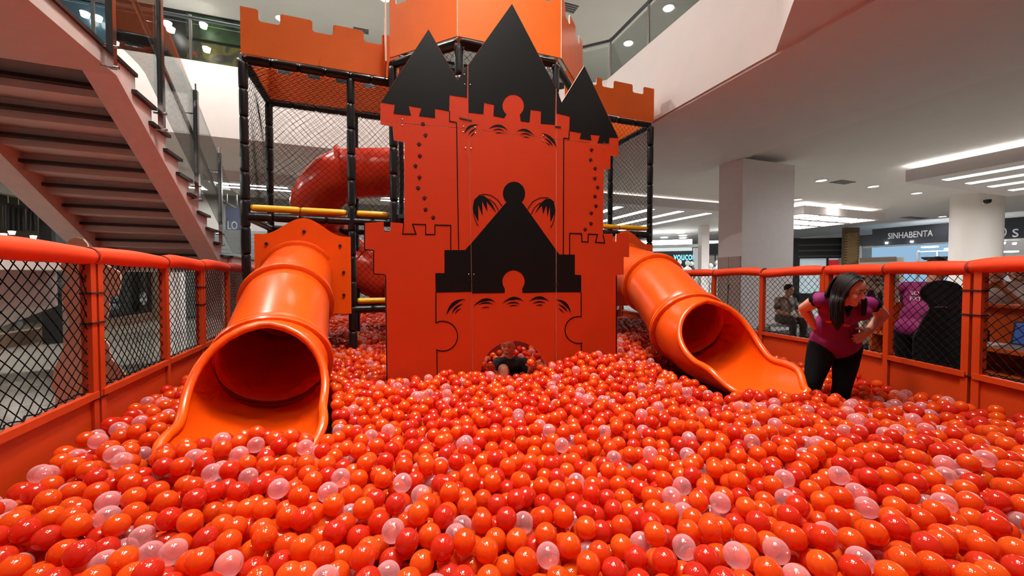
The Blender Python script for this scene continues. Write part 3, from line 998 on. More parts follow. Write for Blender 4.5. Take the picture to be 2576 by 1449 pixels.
# ---- thin painted outlines
def stroke(name, pts, w=2.6, lift=0.0016, parent=None):
    P = [Vector((x, y, 0)) for x, y in pts]
    Lf, Rt = [], []
    for i, p in enumerate(P):
        d = (P[min(i + 1, len(P) - 1)] - P[max(i - 1, 0)])
        if 0 < i < len(P) - 1:
            d1, d2 = (P[i] - P[i - 1]).normalized(), (P[i + 1] - P[i]).normalized()
            n1, n2 = Vector((-d1.y, d1.x, 0)), Vector((-d2.y, d2.x, 0))
            mm = (n1 + n2)
            if mm.length < 0.2:
                mm = n1
            mm.normalize()
            k = 1 / max(0.4, mm.dot(n1))
            n = mm * k
        else:
            d.normalize()
            n = Vector((-d.y, d.x, 0))
        Lf.append(p + n * w / 2); Rt.append(p - n * w / 2)
    bm = bmesh.new()
    a = [bm.verts.new(FP(q.x, q.y, -lift)) for q in Lf]
    b = [bm.verts.new(FP(q.x, q.y, -lift)) for q in Rt]
    for i in range(len(a) - 1):
        bm.faces.new((a[i], a[i + 1], b[i + 1], b[i]))
    r = bmesh.ops.extrude_face_region(bm, geom=list(bm.faces))
    for v in [g for g in r['geom'] if isinstance(g, bmesh.types.BMVert)]:
        v.co += VX * (lift - 0.0003)
    return finish(name, bm, M_BLKP, parent or CASTLE)
STROKES = [
    [(1131, 279), (1131, 305), (1148, 308), (1149, 323), (1151, 470), (1154, 628)],
    [(1016, 561), (1013, 588.7), (1046.7, 588.7), (1038, 564), (1070.8, 565), (1070.8, 589.8), (1094, 589.8), (1094, 566), (1134, 567), (1134, 628)],
    [(1432, 329), (1431, 349), (1418, 347.5), (1418, 372), (1417, 640)],
    [(1433, 640), (1433, 587), (1463, 587.7), (1463.6, 607.7), (1479, 608.7), (1479.8, 588.7), (1503, 589.7), (1498, 609.4), (1521, 611), (1517, 590)],
    [(1096.7, 736)] + [(1096.7, 811)] + arc(1113.6, 845.5, 37.6, 114, -114, 22) + [(1099, 884), (1100, 960)],
    [(1462, 736)] + [(1462, 797)] + arc(1455, 830, 33.8, 76, 284, 20) + [(1462.5, 866), (1462.5, 940)],
    [(940, 689), (968, 691)], [(917, 561), (917, 628), (940, 630), (940, 688)], [(970, 692), (974, 1000)], [(1550.5, 693), (1550.5, 1000)],
]
for s in STROKES:
    stroke('painted_line', s)
# ---- fur marks
Z1 = lambda x, y: (900 + x / 3.01875, y / 3.01875)
Z2 = lambda x, y: (900 + x / 2.8975, 480 + y / 2.8975)
def crescent(p0, pk, p1, th, f):
    """arc through p0, peak pk, p1 with thickness th at the middle"""
    up, lo = [], []
    n = 14
    for k in range(n + 1):
        t = k / n
        cx = 2 * pk[0] - 0.5 * (p0[0] + p1[0]); cyy = 2 * pk[1] - 0.5 * (p0[1] + p1[1])
        x = (1 - t) ** 2 * p0[0] + 2 * t * (1 - t) * cx + t * t * p1[0]
        y = (1 - t) ** 2 * p0[1] + 2 * t * (1 - t) * cyy + t * t * p1[1]
        dx = 2 * (1 - t) * (cx - p0[0]) + 2 * t * (p1[0] - cx)
        dy = 2 * (1 - t) * (cyy - p0[1]) + 2 * t * (p1[1] - cyy)
        l = math.hypot(dx, dy) or 1
        nx, ny = -dy / l, dx / l
        h = th * math.sin(PI * t)
        up.append(f(x, y)); lo.append(f(x + nx * h, y + ny * h))
    return up + lo[::-1][1:-1]
def marks(lst, f):
    for p0, pk, p1, th in lst:
        paint('fur_mark', crescent(p0, pk, p1, th, f))
marks([((645, 910), (690, 815), (785, 790), 26), ((685, 900), (712, 845), (770, 825), 16), ((708, 903), (724, 870), (757, 858), 9),
       ((843, 838), (930, 783), (1005, 815), 22), ((878, 832), (935, 810), (988, 828), 12), ((897, 858), (930, 845), (962, 852), 8),
       ((1055, 820), (1135, 772), (1207, 805), 22), ((1080, 830), (1132, 808), (1180, 825), 12), ((1103, 843), (1135, 832), (1165, 840), 8),
       ((1250, 805), (1325, 768), (1395, 808), 22), ((1275, 822), (1325, 803), (1370, 820), 12), ((1298, 838), (1325, 828), (1350, 836), 8),
       ((1443, 793), (1520, 815), (1553, 893), 24), ((1460, 825), (1508, 848), (1530, 887), 14), ((1462, 855), (1485, 868), (1500, 890), 8)], Z2)
marks([((810, 1020), (842, 957), (917, 948), 20), ((838, 1025), (862, 990), (905, 975), 12), ((858, 1040), (870, 1018), (890, 1005), 7),
       ((995, 978), (1070, 945), (1137, 988), 20), ((1022, 993), (1070, 976), (1112, 998), 11), ((1048, 1012), (1072, 1004), (1095, 1014), 7),
       ((1207, 1000), (1275, 979), (1340, 1030), 20), ((1232, 1022), (1280, 1010), (1322, 1037), 11), ((1255, 1042), (1280, 1037), (1303, 1048), 7),
       ((1397, 1010), (1475, 1045), (1508, 1118), 22), ((1418, 1050), (1462, 1075), (1480, 1112), 12), ((1425, 1080), (1450, 1093), (1462, 1110), 7)], Z1)
EARL = [(840, 110), (848, 65), (880, 36), (918, 36), (955, 62), (985, 105), (1008, 158), (940, 78), (945, 155), (906, 75), (910, 182), (878, 100), (880, 228), (848, 165)]
EARR = [(1437, 120), (1430, 78), (1402, 56), (1370, 60), (1330, 92), (1290, 168), (1342, 106), (1350, 170), (1374, 108), (1383, 190), (1400, 115), (1405, 228), (1434, 168)]
paint('ear_mark', [Z2(*p) for p in EARL]); paint('ear_mark', [Z2(*p) for p in EARR])
for s in ([(880, 34), (920, 24), (975, 34), (1020, 66), (1052, 112)], [(840, 120), (846, 180), (860, 222), (878, 256)],
          [(1238, 132), (1275, 78), (1330, 50), (1390, 50)], [(1438, 130), (1434, 195), (1420, 240), (1405, 268)], [(960, 60), (1000, 95), (1025, 140)], [(1330, 85), (1290, 120), (1262, 172)]):
    stroke('ear_line', [Z2(*p) for p in s], 1.6)
# ---- paw prints
PAWS = [(1064.6, 312.4, -50), (1070.6, 341, 0), (1054.4, 363.4, 5), (1056, 393, 15), (1045.4, 418, -15), (1055, 447, 5), (1051.7, 473.7, 0), (1068, 499, 0), (1070.5, 528, 10), (1089.8, 548, 0),
        (1488, 377.6, 10), (1485.7, 403, 20), (1497.3, 424.7, 0), (1496.3, 449.5, -20), (1503.6, 472, -20), (1497, 494.8, 0), (1499.5, 519, -10), (1487.7, 537, 0), (1486.4, 562.8, 10), (1472, 577.7, 10)]
for x, y, rot in PAWS:
    s = 0.92 if x < 1200 else 0.8
    ca, sa = math.cos(math.radians(rot)), math.sin(math.radians(rot))
    bm = bmesh.new()
    for ox, oy, rx, ry in ((0, 2.2, 3.6, 3.0), (-4.6, -1.2, 1.5, 2.1), (-1.7, -4.2, 1.5, 2.2), (1.7, -4.2, 1.5, 2.2), (4.6, -1.2, 1.5, 2.1)):
        pts = []
        for k in range(10):
            a = 2 * PI * k / 10
            X, Y = (ox + rx * math.cos(a)) * s, (oy + ry * math.sin(a)) * s
            pts.append(FP(x + X * ca - Y * sa, y + X * sa + Y * ca, -0.0014))
        bm_prism(bm, pts, VX * 0.0012)
    finish('paw_print', bm, M_BLKP, CASTLE)
# ---- hinges, handles, bolt heads
for pts in ([(1155, 295), (1187, 302), (1187, 305), (1156, 298)], [(1396, 317), (1411, 318), (1411, 321), (1396, 320)], [(1176, 704), (1194, 704), (1194, 706), (1176, 706)], [(1391, 716), (1407, 716), (1407, 718), (1391, 718)]):
    prism('handle_slot', [FP(x, y, -0.003) for x, y in pts], VX * 0.0028, M_DARK, CASTLE)
M_BOLT = mat('bolt_zinc', '#C8C8C4', 0.3, 0.8)
bmesh_b = bmesh.new()
bm_lathe(bmesh_b, [(0.0065, 0), (0.0055, 0.003), (0.003, 0.0045), (0, 0.005)], (0, 0, 0), -VX, 8)
bolt_me = bpy.data.meshes.new('bolt_head')
bmesh_b.to_mesh(bolt_me); bmesh_b.free()
bolt_me.materials.append(M_BOLT)
for x, y in ((1012, 300), (1012, 315), (1166, 318), (1165, 332), (1195, 320), (1196, 334), (1171, 372), (1185, 373), (1169, 212), (1183, 213), (1367, 341), (1367, 354), (1520, 359), (1519, 371), (1179, 690), (1192, 690), (1168, 187)):
    put('bolt_head', bolt_me, None, CASTLE, FP(x, y))
# timber props behind the board
M_PLY = mat('plywood_back', '#8A5A34', 0.7, var=0.1)
for x in (1030, 1150, 1440, 1500):
    p = on_v(x, 600, CV)
    u, v = uv_of(p)
    ubox('prop', u - 0.025, u + 0.025, CV + 0.019, CV + 0.075, 0.0, 3.0, M_PLY, CASTLE)

# ================================================================== fence round the pit
ZPL, ZRAIL = 0.765, 1.585
def fence(name, label, P, near_gap=True, bump_seed=0, rail_r=0.055, ztop=ZRAIL, zpl=ZPL, nets=True, side=1, double=()):
    """P: plan points where posts stand; side: +1 if the pit lies to the right of travel"""
    P = [Vector((x, y, 0)) for x, y in P]
    t = empty(name, P[0], label, 'fence')
    rnd = random.Random(bump_seed)
    for i, (a, b) in enumerate(zip(P[:-1], P[1:])):
        d = (b - a)
        L = d.length
        d.normalize()
        nin = Vector((d.y, -d.x, 0)) * side
        bm = bmesh.new()
        bm_box(bm, (a + b) / 2 + ZX * (zpl / 2), d, nin, ZX, L - 0.07, 0.018, zpl - 0.04)
        finish('plinth_board', bm, M_FENCE, t)
        for zz, hh in ((zpl - 0.02, 0.04), (0.03, 0.04)):
            bm = bmesh.new()
            bm_box(bm, (a + b) / 2 + ZX * zz + nin * 0.012, d, nin, ZX, L - 0.05, 0.045, hh)
            finish('cross_rail', bm, M_FENCE, t)
        if nets:
            net('net', a + ZX * zpl + d * 0.04, d, ZX, L - 0.08, ztop - zpl - 0.03, 0.072, t, r=0.0024, sag=0.012, seed=bump_seed + i, sx=1.0)
            # lacing cord along the bottom rail
            cord = [a + d * (L * k / 40) + ZX * (zpl + 0.006 + 0.012 * abs(math.sin(k * 0.8 + i))) + nin * 0.012 * math.sin(k * 1.3) for k in range(1, 40)]
            tube('lacing_cord', cord, 0.0035, M_NET, t, 5)
        # foam sleeve, thick in the middle, pinched at the ends
        pts, rr = [], []
        n = 15
        ph = rnd.uniform(0, 6)
        for k in range(n):
            f = k / (n - 1)
            sagz = 0.012 * math.sin(PI * f + ph * 0.3) + 0.006 * math.sin(5 * f + ph)
            pts.append(a + d * (L * (-0.01 + 1.02 * f)) + ZX * (ztop + sagz))
            rr.append(rail_r * (0.86 + 0.14 * min(1, 8 * min(f, 1 - f)) + 0.05 * math.sin(9 * f + ph)))
        tube('foam_sleeve', pts, rr, M_FOAM, t, 16)
        bm = bmesh.new()
        bm_lathe(bm, [(rail_r * 0.93, -0.012), (rail_r * 0.98, -0.006), (rail_r * 0.98, 0.006), (rail_r * 0.93, 0.012)], b + ZX * (ztop + 0.0) - d * 0.02, d, 16)
        finish('strap', bm, mat('dark_red_strap', '#8A1C0E', 0.6), t, smooth=True)
    for i, p in enumerate(P):
        d = (P[min(i + 1, len(P) - 1)] - P[max(i - 1, 0)]).normalized()
        nin = Vector((d.y, -d.x, 0)) * side
        offs = (-0.036, 0.036) if i in double else (0.0,)
        for o in offs:
            bm = bmesh.new()
            bm_box(bm, p + d * o + ZX * (ztop / 2), d, nin, ZX, 0.05, 0.05, ztop)
            finish('post', bm, M_FENCE, t)
        if i in double:
            for zz in (0.72, 1.18, 1.36):
                bm = bmesh.new()
                bm_box(bm, p + ZX * zz + nin * 0.002, d, nin, ZX, 0.135, 0.058, 0.010)
                finish('cable_tie', bm, M_DARK, t)
    return t
fl = lambda tt: (-2.57 - 0.4145 * tt, 2.38 + tt)
FENCE_L = [fl(x) for x in (-3.6, -2.7, -1.8, -0.93, -0.055, 0.83, 1.60, 2.45, 3.3, 4.15, 5.0, 6.2)]
fence('pit_fence', 'orange fence with black net and foam rail running under the staircase', FENCE_L, bump_seed=3, side=1, double=(4, 6, 2))
FENCE_RN = [(3.47, 4.20), (3.445, 3.5), (3.42, 2.83), (3.36, 1.9), (3.30, 1.0), (3.24, 0.1), (3.18, -0.8)]
fence('pit_fence', 'orange net fence with foam rail between the woman and the reception desk', FENCE_RN, bump_seed=9, side=1, double=(2,), ztop=1.53, zpl=0.75)
FENCE_RF = [(3.47, 4.27), (3.30, 5.05), (3.09, 5.86), (2.86, 6.7), (2.64, 7.6), (2.46, 8.55)]
fence('pit_fence', 'orange net fence with foam rail in front of the big square pillar', FENCE_RF, bump_seed=15, side=-1, double=(), ztop=1.53, zpl=0.75)
FENCE_B = [(2.44, 8.64), (1.2, 8.62), (-0.2, 8.60), (-1.6, 8.58), (-3.0, 8.56), (-5.05, 8.54)]
fence('pit_fence', 'orange back fence of the ball pit behind the climbing frame', FENCE_B, bump_seed=21, side=-1, ztop=1.5, zpl=0.75)

# ================================================================== balls
BR_ = 0.04
def ball_mat(name, cols, clear=False):
    m = bpy.data.materials.new(name)
    m.use_nodes = True
    nt = m.node_tree
    nt.nodes.remove(nt.nodes['Principled BSDF'])
    out = nt.nodes['Material Output']
    oi = nt.nodes.new('ShaderNodeObjectInfo')
    ramp = nt.nodes.new('ShaderNodeValToRGB')
    el = ramp.color_ramp.elements
    el[0].color = lin(cols[0]); el[1].color = lin(cols[-1])
    for i, c in enumerate(cols[1:-1]):
        e = el.new((i + 1) / (len(cols) - 1)); e.color = lin(c)
    nt.links.new(oi.outputs['Random'], ramp.inputs[0])
    df = nt.nodes.new('ShaderNodeBsdfDiffuse')
    tl = nt.nodes.new('ShaderNodeBsdfTranslucent')
    gl = nt.nodes.new('ShaderNodeBsdfGlossy')
    gl.inputs['Roughness'].default_value = 0.06
    gl.inputs['Color'].default_value = (1, 1, 1, 1)
    fr = nt.nodes.new('ShaderNodeFresnel')
    fr.inputs['IOR'].default_value = 1.52
    nt.links.new(ramp.outputs[0], df.inputs[0]); nt.links.new(ramp.outputs[0], tl.inputs[0])
    m1 = nt.nodes.new('ShaderNodeMixShader')
    m1.inputs[0].default_value = 0.35 if clear else 0.62
    nt.links.new(df.outputs[0], m1.inputs[1]); nt.links.new(tl.outputs[0], m1.inputs[2])
    last = m1
    if clear:
        tr = nt.nodes.new('ShaderNodeBsdfTransparent')
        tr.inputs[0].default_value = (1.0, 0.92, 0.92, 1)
        lw = nt.nodes.new('ShaderNodeLayerWeight')
        lw.inputs[0].default_value = 0.35
        mr = nt.nodes.new('ShaderNodeMapRange')
        mr.inputs['To Min'].default_value = 0.20
        mr.inputs['To Max'].default_value = 0.72
        nt.links.new(lw.outputs['Facing'], mr.inputs['Value'])
        m2 = nt.nodes.new('ShaderNodeMixShader')
        nt.links.new(mr.outputs[0], m2.inputs[0])
        nt.links.new(tr.outputs[0], m2.inputs[1]); nt.links.new(m1.outputs[0], m2.inputs[2])
        last = m2
    m3 = nt.nodes.new('ShaderNodeMixShader')
    ge = nt.nodes.new('ShaderNodeNewGeometry')
    inv = nt.nodes.new('ShaderNodeMath'); inv.operation = 'SUBTRACT'; inv.inputs[0].default_value = 1.0
    mul = nt.nodes.new('ShaderNodeMath'); mul.operation = 'MULTIPLY'
    nt.links.new(ge.outputs['Backfacing'], inv.inputs[1])
    nt.links.new(inv.outputs[0], mul.inputs[0]); nt.links.new(fr.outputs[0], mul.inputs[1])
    nt.links.new(mul.outputs[0], m3.inputs[0])
    nt.links.new(last.outputs[0], m3.inputs[1]); nt.links.new(gl.outputs[0], m3.inputs[2])
    nt.links.new(m3.outputs[0], out.inputs[0])
    MATS[name] = m
    return m
BALLM = [ball_mat('orange_ball_plastic', ['#EE5A18', '#F26A1C', '#EA5018']),
         ball_mat('red_ball_plastic', ['#E63A1C', '#E03A26', '#E8421C']),
         ball_mat('clear_ball_plastic', ['#F4B4B4', '#F6BCC0'], clear=True)]  # pink tint puts red light from neighbouring balls into the colour

# height of the ball surface
def gauss(x, y, cx, cy, sx, sy):
    return np.exp(-((x - cx) / sx) ** 2 - ((y - cy) / sy) ** 2)
GX0, GX1, GY0, GY1, GS = -5.0, 3.6, 0.15, 8.6, 0.013
gx = np.arange(GX0, GX1, GS)
gy = np.arange(GY0, GY1, GS)
XX, YY = np.meshgrid(gx, gy, indexing='ij')
rng = np.random.default_rng(11)
Hs = np.full_like(XX, 0.55)
Hs += 0.025 * np.sin(1.9 * XX + 0.5) * np.cos(1.6 * YY) + 0.015 * np.sin(4.1 * XX - 2.2 * YY) + 0.012 * np.sin(5.3 * YY + 1.7 * XX)
Hs += 0.10 * gauss(XX, YY, 0.83, 3.82, 0.38, 0.30)            # heap right of the door
Hs += 0.045 * gauss(XX, YY, -0.45, 3.45, 0.45, 0.25)          # heap left of the door
Hs -= 0.10 * gauss(XX, YY, 0.02, 3.85, 0.30, 0.36)
Hs -= 0.09 * gauss(XX, YY, 3.0, 4.2, 1.0, 1.3)
Hs -= 0.05 * gauss(XX, YY, 2.9, 3.2, 0.4, 0.5)
Hs += 0.06 * gauss(XX, YY, -2.2, 2.3, 0.5, 0.7)
Hs += 0.08 * np.clip((YY - 6.2) / 1.3, 0, 1)
Hs -= 0.05 * gauss(XX, YY, -1.6, 4.7, 0.8, 0.7)
Hs -= 0.20 * gauss(XX, YY, -0.15, 4.45, 0.42, 0.38)
BIG = 1e3
base = Hs - 0.19 + rng.uniform(-0.02, 0.02, Hs.shape)
blocked = np.zeros_like(XX, bool)
def dist_seg(ax, ay, bx, by):
    dx, dy = bx - ax, by - ay
    tt = np.clip(((XX - ax) * dx + (YY - ay) * dy) / (dx * dx + dy * dy), 0, 1)
    return np.hypot(XX - ax - tt * dx, YY - ay - tt * dy)
def side_of(ax, ay, bx, by):                 # >0 left of a->b
    return (bx - ax) * (YY - ay) - (by - ay) * (XX - ax)
# stay inside the fences
for pl, sgn in ((FENCE_L, -1), (FENCE_RN[::-1], 1), (FENCE_RF, 1), (FENCE_B, 1)):
    for a, b in zip(pl[:-1], pl[1:]):
        blocked |= dist_seg(*a, *b) < BR_ + 0.035
a, b = FENCE_L[0], FENCE_L[-1]
blocked |= side_of(*a, *b) > 0
xr = np.interp(YY, [p[1] for p in FENCE_RN[::-1]] + [p[1] for p in FENCE_RF], [p[0] for p in FENCE_RN[::-1]] + [p[0] for p in FENCE_RF])
blocked |= XX > xr - BR_ - 0.03
blocked |= YY > 8.5
# castle board, with the arch left open
c0, cA, cB, c1 = FP(968, 900), FP(1212, 900), FP(1374, 900), FP(1553, 900)
for a, b in ((c0, cA), (cB, c1)):
    blocked |= dist_seg(a.x, a.y, b.x, b.y) < BR_ + 0.02
# posts of the tower
for p in [T(i, j, 0) for i, j in ((0, 0), (1, 0), (0, 1), (5, 0), (5, 1), (1, 1), (2, 1))] + [TW(k, 0) for k in 'BCDE']:
    blocked |= np.hypot(XX - p.x, YY - p.y) < BR_ + 0.055
# slides
for axis, ex, r, L in SLIDES:
    for i in range(len(axis) - 1):
        p, q = axis[i], axis[i + 1]
        dd = dist_seg(p.x, p.y, q.x, q.y)
        zc = (p.z + q.z) / 2
        under = zc - np.sqrt(np.clip((r + 0.05) ** 2 - dd ** 2, 0, None))
        blocked |= (dd < r + 0.05) & (under < Hs + 0.05)
    tl = L[-1]
    best = np.full_like(XX, 9.0); bz = np.zeros_like(XX); bf = np.zeros_like(XX)
    for i in range(len(ex) - 1):
        p, q = ex[i], ex[i + 1]
        dd = dist_seg(p.x, p.y, q.x, q.y)
        k = dd < best
        best[k] = dd[k]; bz[k] = (p.z + q.z) / 2; bf[k] = (L[i] + L[i + 1]) / 2 / tl
    e0, e1 = ex[-2], ex[-1]
    el_ = math.hypot(e1.x - e0.x, e1.y - e0.y)
    past = ((XX - e1.x) * (e1.x - e0.x) + (YY - e1.y) * (e1.y - e0.y)) / el_ > 0.075
    fl_ = bz - np.sqrt(np.clip(r * r - best ** 2, 0, None))
    ins = (best < r * 0.98) & ~past
    # inside the trough: a tongue of balls that thins out upwards
    right = ((XX - e1.x) * (e1.y - e0.y) - (YY - e1.y) * (e1.x - e0.x)) < 0
    lim = 0.62 + 0.10 * np.sin(9 * XX)
    if ex[0].x < 0:
        hin = np.where(bf > lim, Hs + 0.02 - 0.55 * (1 - bf), -1)
    else:
        hin = np.where(bf > 0.93, Hs - 0.05, -1)
    base = np.where(ins, fl_ + BR_ + 0.016, base)
    Hs = np.where(ins, hin, Hs)
    blocked |= (best > r * 0.90) & (best < r * 1.12 + BR_ * 0.6) & ~past
KEEP_OUT = [(2.60, 3.42, 0.10), (2.93, 3.30, 0.11), (-0.09, 3.93, 0.07), (0.0, 4.10, 0.12), (-0.03, 4.26, 0.17), (-0.21, 3.93, 0.05), (0.19, 3.93, 0.05)]
for x, y, rad in KEEP_OUT:
    blocked |= np.hypot(XX - x, YY - y) < rad + BR_ * 0.7
base[blocked] = BIG
rel = base - Hs
nse = rng.normal(0, 0.006, base.shape)
key = np.where(base < BIG / 2, rel + nse, BIG)
cur = base.copy()
K = int(math.ceil(2 * BR_ / GS))
ii, jj = np.meshgrid(np.arange(-K, K + 1), np.arange(-K, K + 1), indexing='ij')
balls = []
NX, NY = XX.shape
D2 = (2 * BR_) ** 2
kf = key.ravel()
while len(balls) < 24000:
    idx = int(kf.argmin())
    if kf[idx] > -0.004:
        break
    i, j = divmod(idx, NY)
    z = cur[i, j]
    x = XX[i, j]
    y = YY[i, j]
    balls.append((x, y, z))
    i0, i1, j0, j1 = max(0, i - K), min(NX, i + K + 1), max(0, j - K), min(NY, j + K + 1)
    dx = XX[i0:i1, j0:j1] - x
    dy = YY[i0:i1, j0:j1] - y
    q = D2 - dx * dx - dy * dy
    up = np.where(q > 0, z + np.sqrt(np.clip(q, 0, None)), -BIG)
    sub = cur[i0:i1, j0:j1]
    new = np.maximum(sub, np.where(sub > BIG / 2, sub, up))
    cur[i0:i1, j0:j1] = new
    key[i0:i1, j0:j1] = np.where(new > BIG / 2, BIG, new - Hs[i0:i1, j0:j1] + nse[i0:i1, j0:j1])
    kf = key.reshape(-1)
balls = np.array(balls)
# some loose balls sitting on top
print('balls', len(balls))
# visible-from-here order: nearest in frame, upper layer first
dyc = balls[:, 1]
pxs = IMW / 2 + FPX * balls[:, 0] / dyc
pys = 700 + FPX * (CAMH - balls[:, 2]) / dyc
hloc = Hs[np.clip(((balls[:, 0] - GX0) / GS).round().astype(int), 0, NX - 1), np.clip(((balls[:, 1] - GY0) / GS).round().astype(int), 0, NY - 1)]
top = balls[:, 2] > hloc - 0.055
inframe = (pxs > -10) & (pxs < IMW + 10) & (pys < IMH + 15)
kindr = rng.random(len(balls))
clump = np.array([mnoise.noise(Vector((b[0] * 2.1, b[1] * 2.1, 3.0))) for b in balls])
pc = 0.13 + 0.10 * np.clip(clump, -0.6, 1)
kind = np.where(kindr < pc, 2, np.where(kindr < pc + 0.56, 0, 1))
order = np.argsort(np.where(top & inframe, dyc, 99 + dyc))
near = order[:300]
near_set = np.zeros(len(balls), bool); near_set[near] = True
BALL_ME = []
for m in BALLM:
    bm = bmesh.new()
    bmesh.ops.create_icosphere(bm, subdivisions=4, radius=BR_)
    me = bpy.data.meshes.new('ball')
    bm.to_mesh(me); bm.free()
    me.polygons.foreach_set('use_smooth', [True] * len(me.polygons))
    me.materials.append(m)
    BALL_ME.append(me)
BLAB = ['translucent orange plastic ball lying among the nearest balls of the pit',
        'translucent red plastic ball lying among the nearest balls of the pit',
        'clear colourless plastic ball lying among the nearest balls of the pit']
BGRP = ['nearest orange balls in the pit', 'nearest red balls in the pit', 'nearest clear balls in the pit']
def ball_obj(p, k, label=None, group=None):
    o = bpy.data.objects.new('play_ball', BALL_ME[k])
    COL.objects.link(o)
    o.location = p
    o.rotation_euler = (random.uniform(0, 6), random.uniform(0, 6), random.uniform(0, 6))
    return tag(o, label or BLAB[k], 'ball', group or BGRP[k])
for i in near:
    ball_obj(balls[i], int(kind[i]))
rest = ~near_set
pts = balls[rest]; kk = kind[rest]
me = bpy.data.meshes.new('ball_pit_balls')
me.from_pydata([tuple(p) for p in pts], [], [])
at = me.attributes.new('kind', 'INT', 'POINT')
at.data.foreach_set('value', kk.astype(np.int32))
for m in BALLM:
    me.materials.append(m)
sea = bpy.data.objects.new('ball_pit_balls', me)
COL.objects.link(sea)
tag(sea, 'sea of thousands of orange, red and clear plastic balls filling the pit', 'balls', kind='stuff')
ng = bpy.data.node_groups.new('ball_scatter', 'GeometryNodeTree')
ng.interface.new_socket('Geometry', in_out='INPUT', socket_type='NodeSocketGeometry')
ng.interface.new_socket('Geometry', in_out='OUTPUT', socket_type='NodeSocketGeometry')
gi = ng.nodes.new('NodeGroupInput'); go = ng.nodes.new('NodeGroupOutput')
jn = ng.nodes.new('GeometryNodeJoinGeometry')
na = ng.nodes.new('GeometryNodeInputNamedAttribute'); na.data_type = 'INT'; na.inputs['Name'].default_value = 'kind'
m2p = ng.nodes.new('GeometryNodeMeshToPoints')
ng.links.new(gi.outputs[0], m2p.inputs['Mesh'])
for k in range(3):
    ico = ng.nodes.new('GeometryNodeMeshIcoSphere'); ico.inputs['Radius'].default_value = BR_; ico.inputs['Subdivisions'].default_value = 4
    ss = ng.nodes.new('GeometryNodeSetShadeSmooth')
    sm = ng.nodes.new('GeometryNodeSetMaterial'); sm.inputs['Material'].default_value = BALLM[k]
    cmp_ = ng.nodes.new('FunctionNodeCompare'); cmp_.data_type = 'INT'; cmp_.operation = 'EQUAL'
    ip = ng.nodes.new('GeometryNodeInstanceOnPoints')
    ng.links.new(ico.outputs['Mesh'], ss.inputs[0]); ng.links.new(ss.outputs[0], sm.inputs['Geometry'])
    ng.links.new(na.outputs['Attribute'], cmp_.inputs[2]); cmp_.inputs[3].default_value = k
    ng.links.new(m2p.outputs[0], ip.inputs['Points']); ng.links.new(sm.outputs[0], ip.inputs['Instance'])
    ng.links.new(cmp_.outputs[0], ip.inputs['Selection'])
    ng.links.new(ip.outputs[0], jn.inputs[0])
ng.links.new(jn.outputs[0], go.inputs[0])
md = sea.modifiers.new('scatter', 'NODES'); md.node_group = ng
# soft floor of the pit
tag(box('pit_floor_mat', (-0.6, 4.2, 0.02), (7.6, 8.4, 0.04), mat('dark_red_mat', '#7E1C10', 0.7)), 'dark red floor mat under the balls of the pit', 'mat')

# ================================================================== lamps of the lower mall
G_LOW = 'round downlights in the low white mall ceiling'
for (px, py) in ((2066, 453), (2197, 468), (2306, 485), (2006, 501), (2108, 513), (2371, 544)):
    downlight(on_z(px, py, ZLOW), 0.14, 12, 'round downlight in the low white ceiling right of the square pillar', G_LOW)
for (px, py) in ((553, 465), (607, 468), (480, 470), (760, 478)):
    downlight(on_z(px, py, ZLOW), 0.13, 45, 'round downlight in the low ceiling behind the staircase', 'round downlights behind the staircase')
for (u, v) in ((-7.0, 1.5), (-7.0, 4.5), (-6.9, 7.5)):  # unseen lamps added so floor bounce lightens the stair underside
    downlight(W(u, v, ZBEAM), 0.12, 170, 'added unseen downlight in the low ceiling beyond the staircase landing', 'added downlights beyond the stair landing')
def ceiling_vent(p, ax, w, h, label):
    t = empty('ceiling_vent', p, label, 'vent')
    ay = ZX.cross(ax)
    bm = bmesh.new()
    bm_box(bm, p - ZX * 0.005, ax, ay, ZX, w, h, 0.01)
    finish('backing', bm, M_GREY, t)
    for k in range(4):
        bm = bmesh.new()
        bm_box(bm, p - ZX * 0.012 + ay * (h * (k - 1.5) / 4), ax, ay, ZX, w, h * 0.12, 0.012)
        finish('slat', bm, mat('vent_grey', '#8A8A88', 0.5), t)
ceiling_vent(on_z(2120, 458, ZLOW), UX, 0.7, 0.35, 'dark slatted air vent beside the downlights of the low ceiling')
ceiling_vent(on_z(2300, 548, ZLOW), UX, 1.6, 0.4, 'long flat air vent in the low ceiling before the slate shop fascia')
ceiling_vent(on_z(908, 77, ZUP), UX, 0.4, 0.22, 'small air vent in the grey ceiling above the left battlements')
ceiling_vent(on_z(1432, 20, ZUP), UX, 0.4, 0.3, 'small air vent in the grey ceiling above the angled railing')
M_STRIP = emat('strip_light_white', '#FFFFFF', 9.0)
M_COVE = emat('cove_light_white', '#FFFDF8', 16.0)
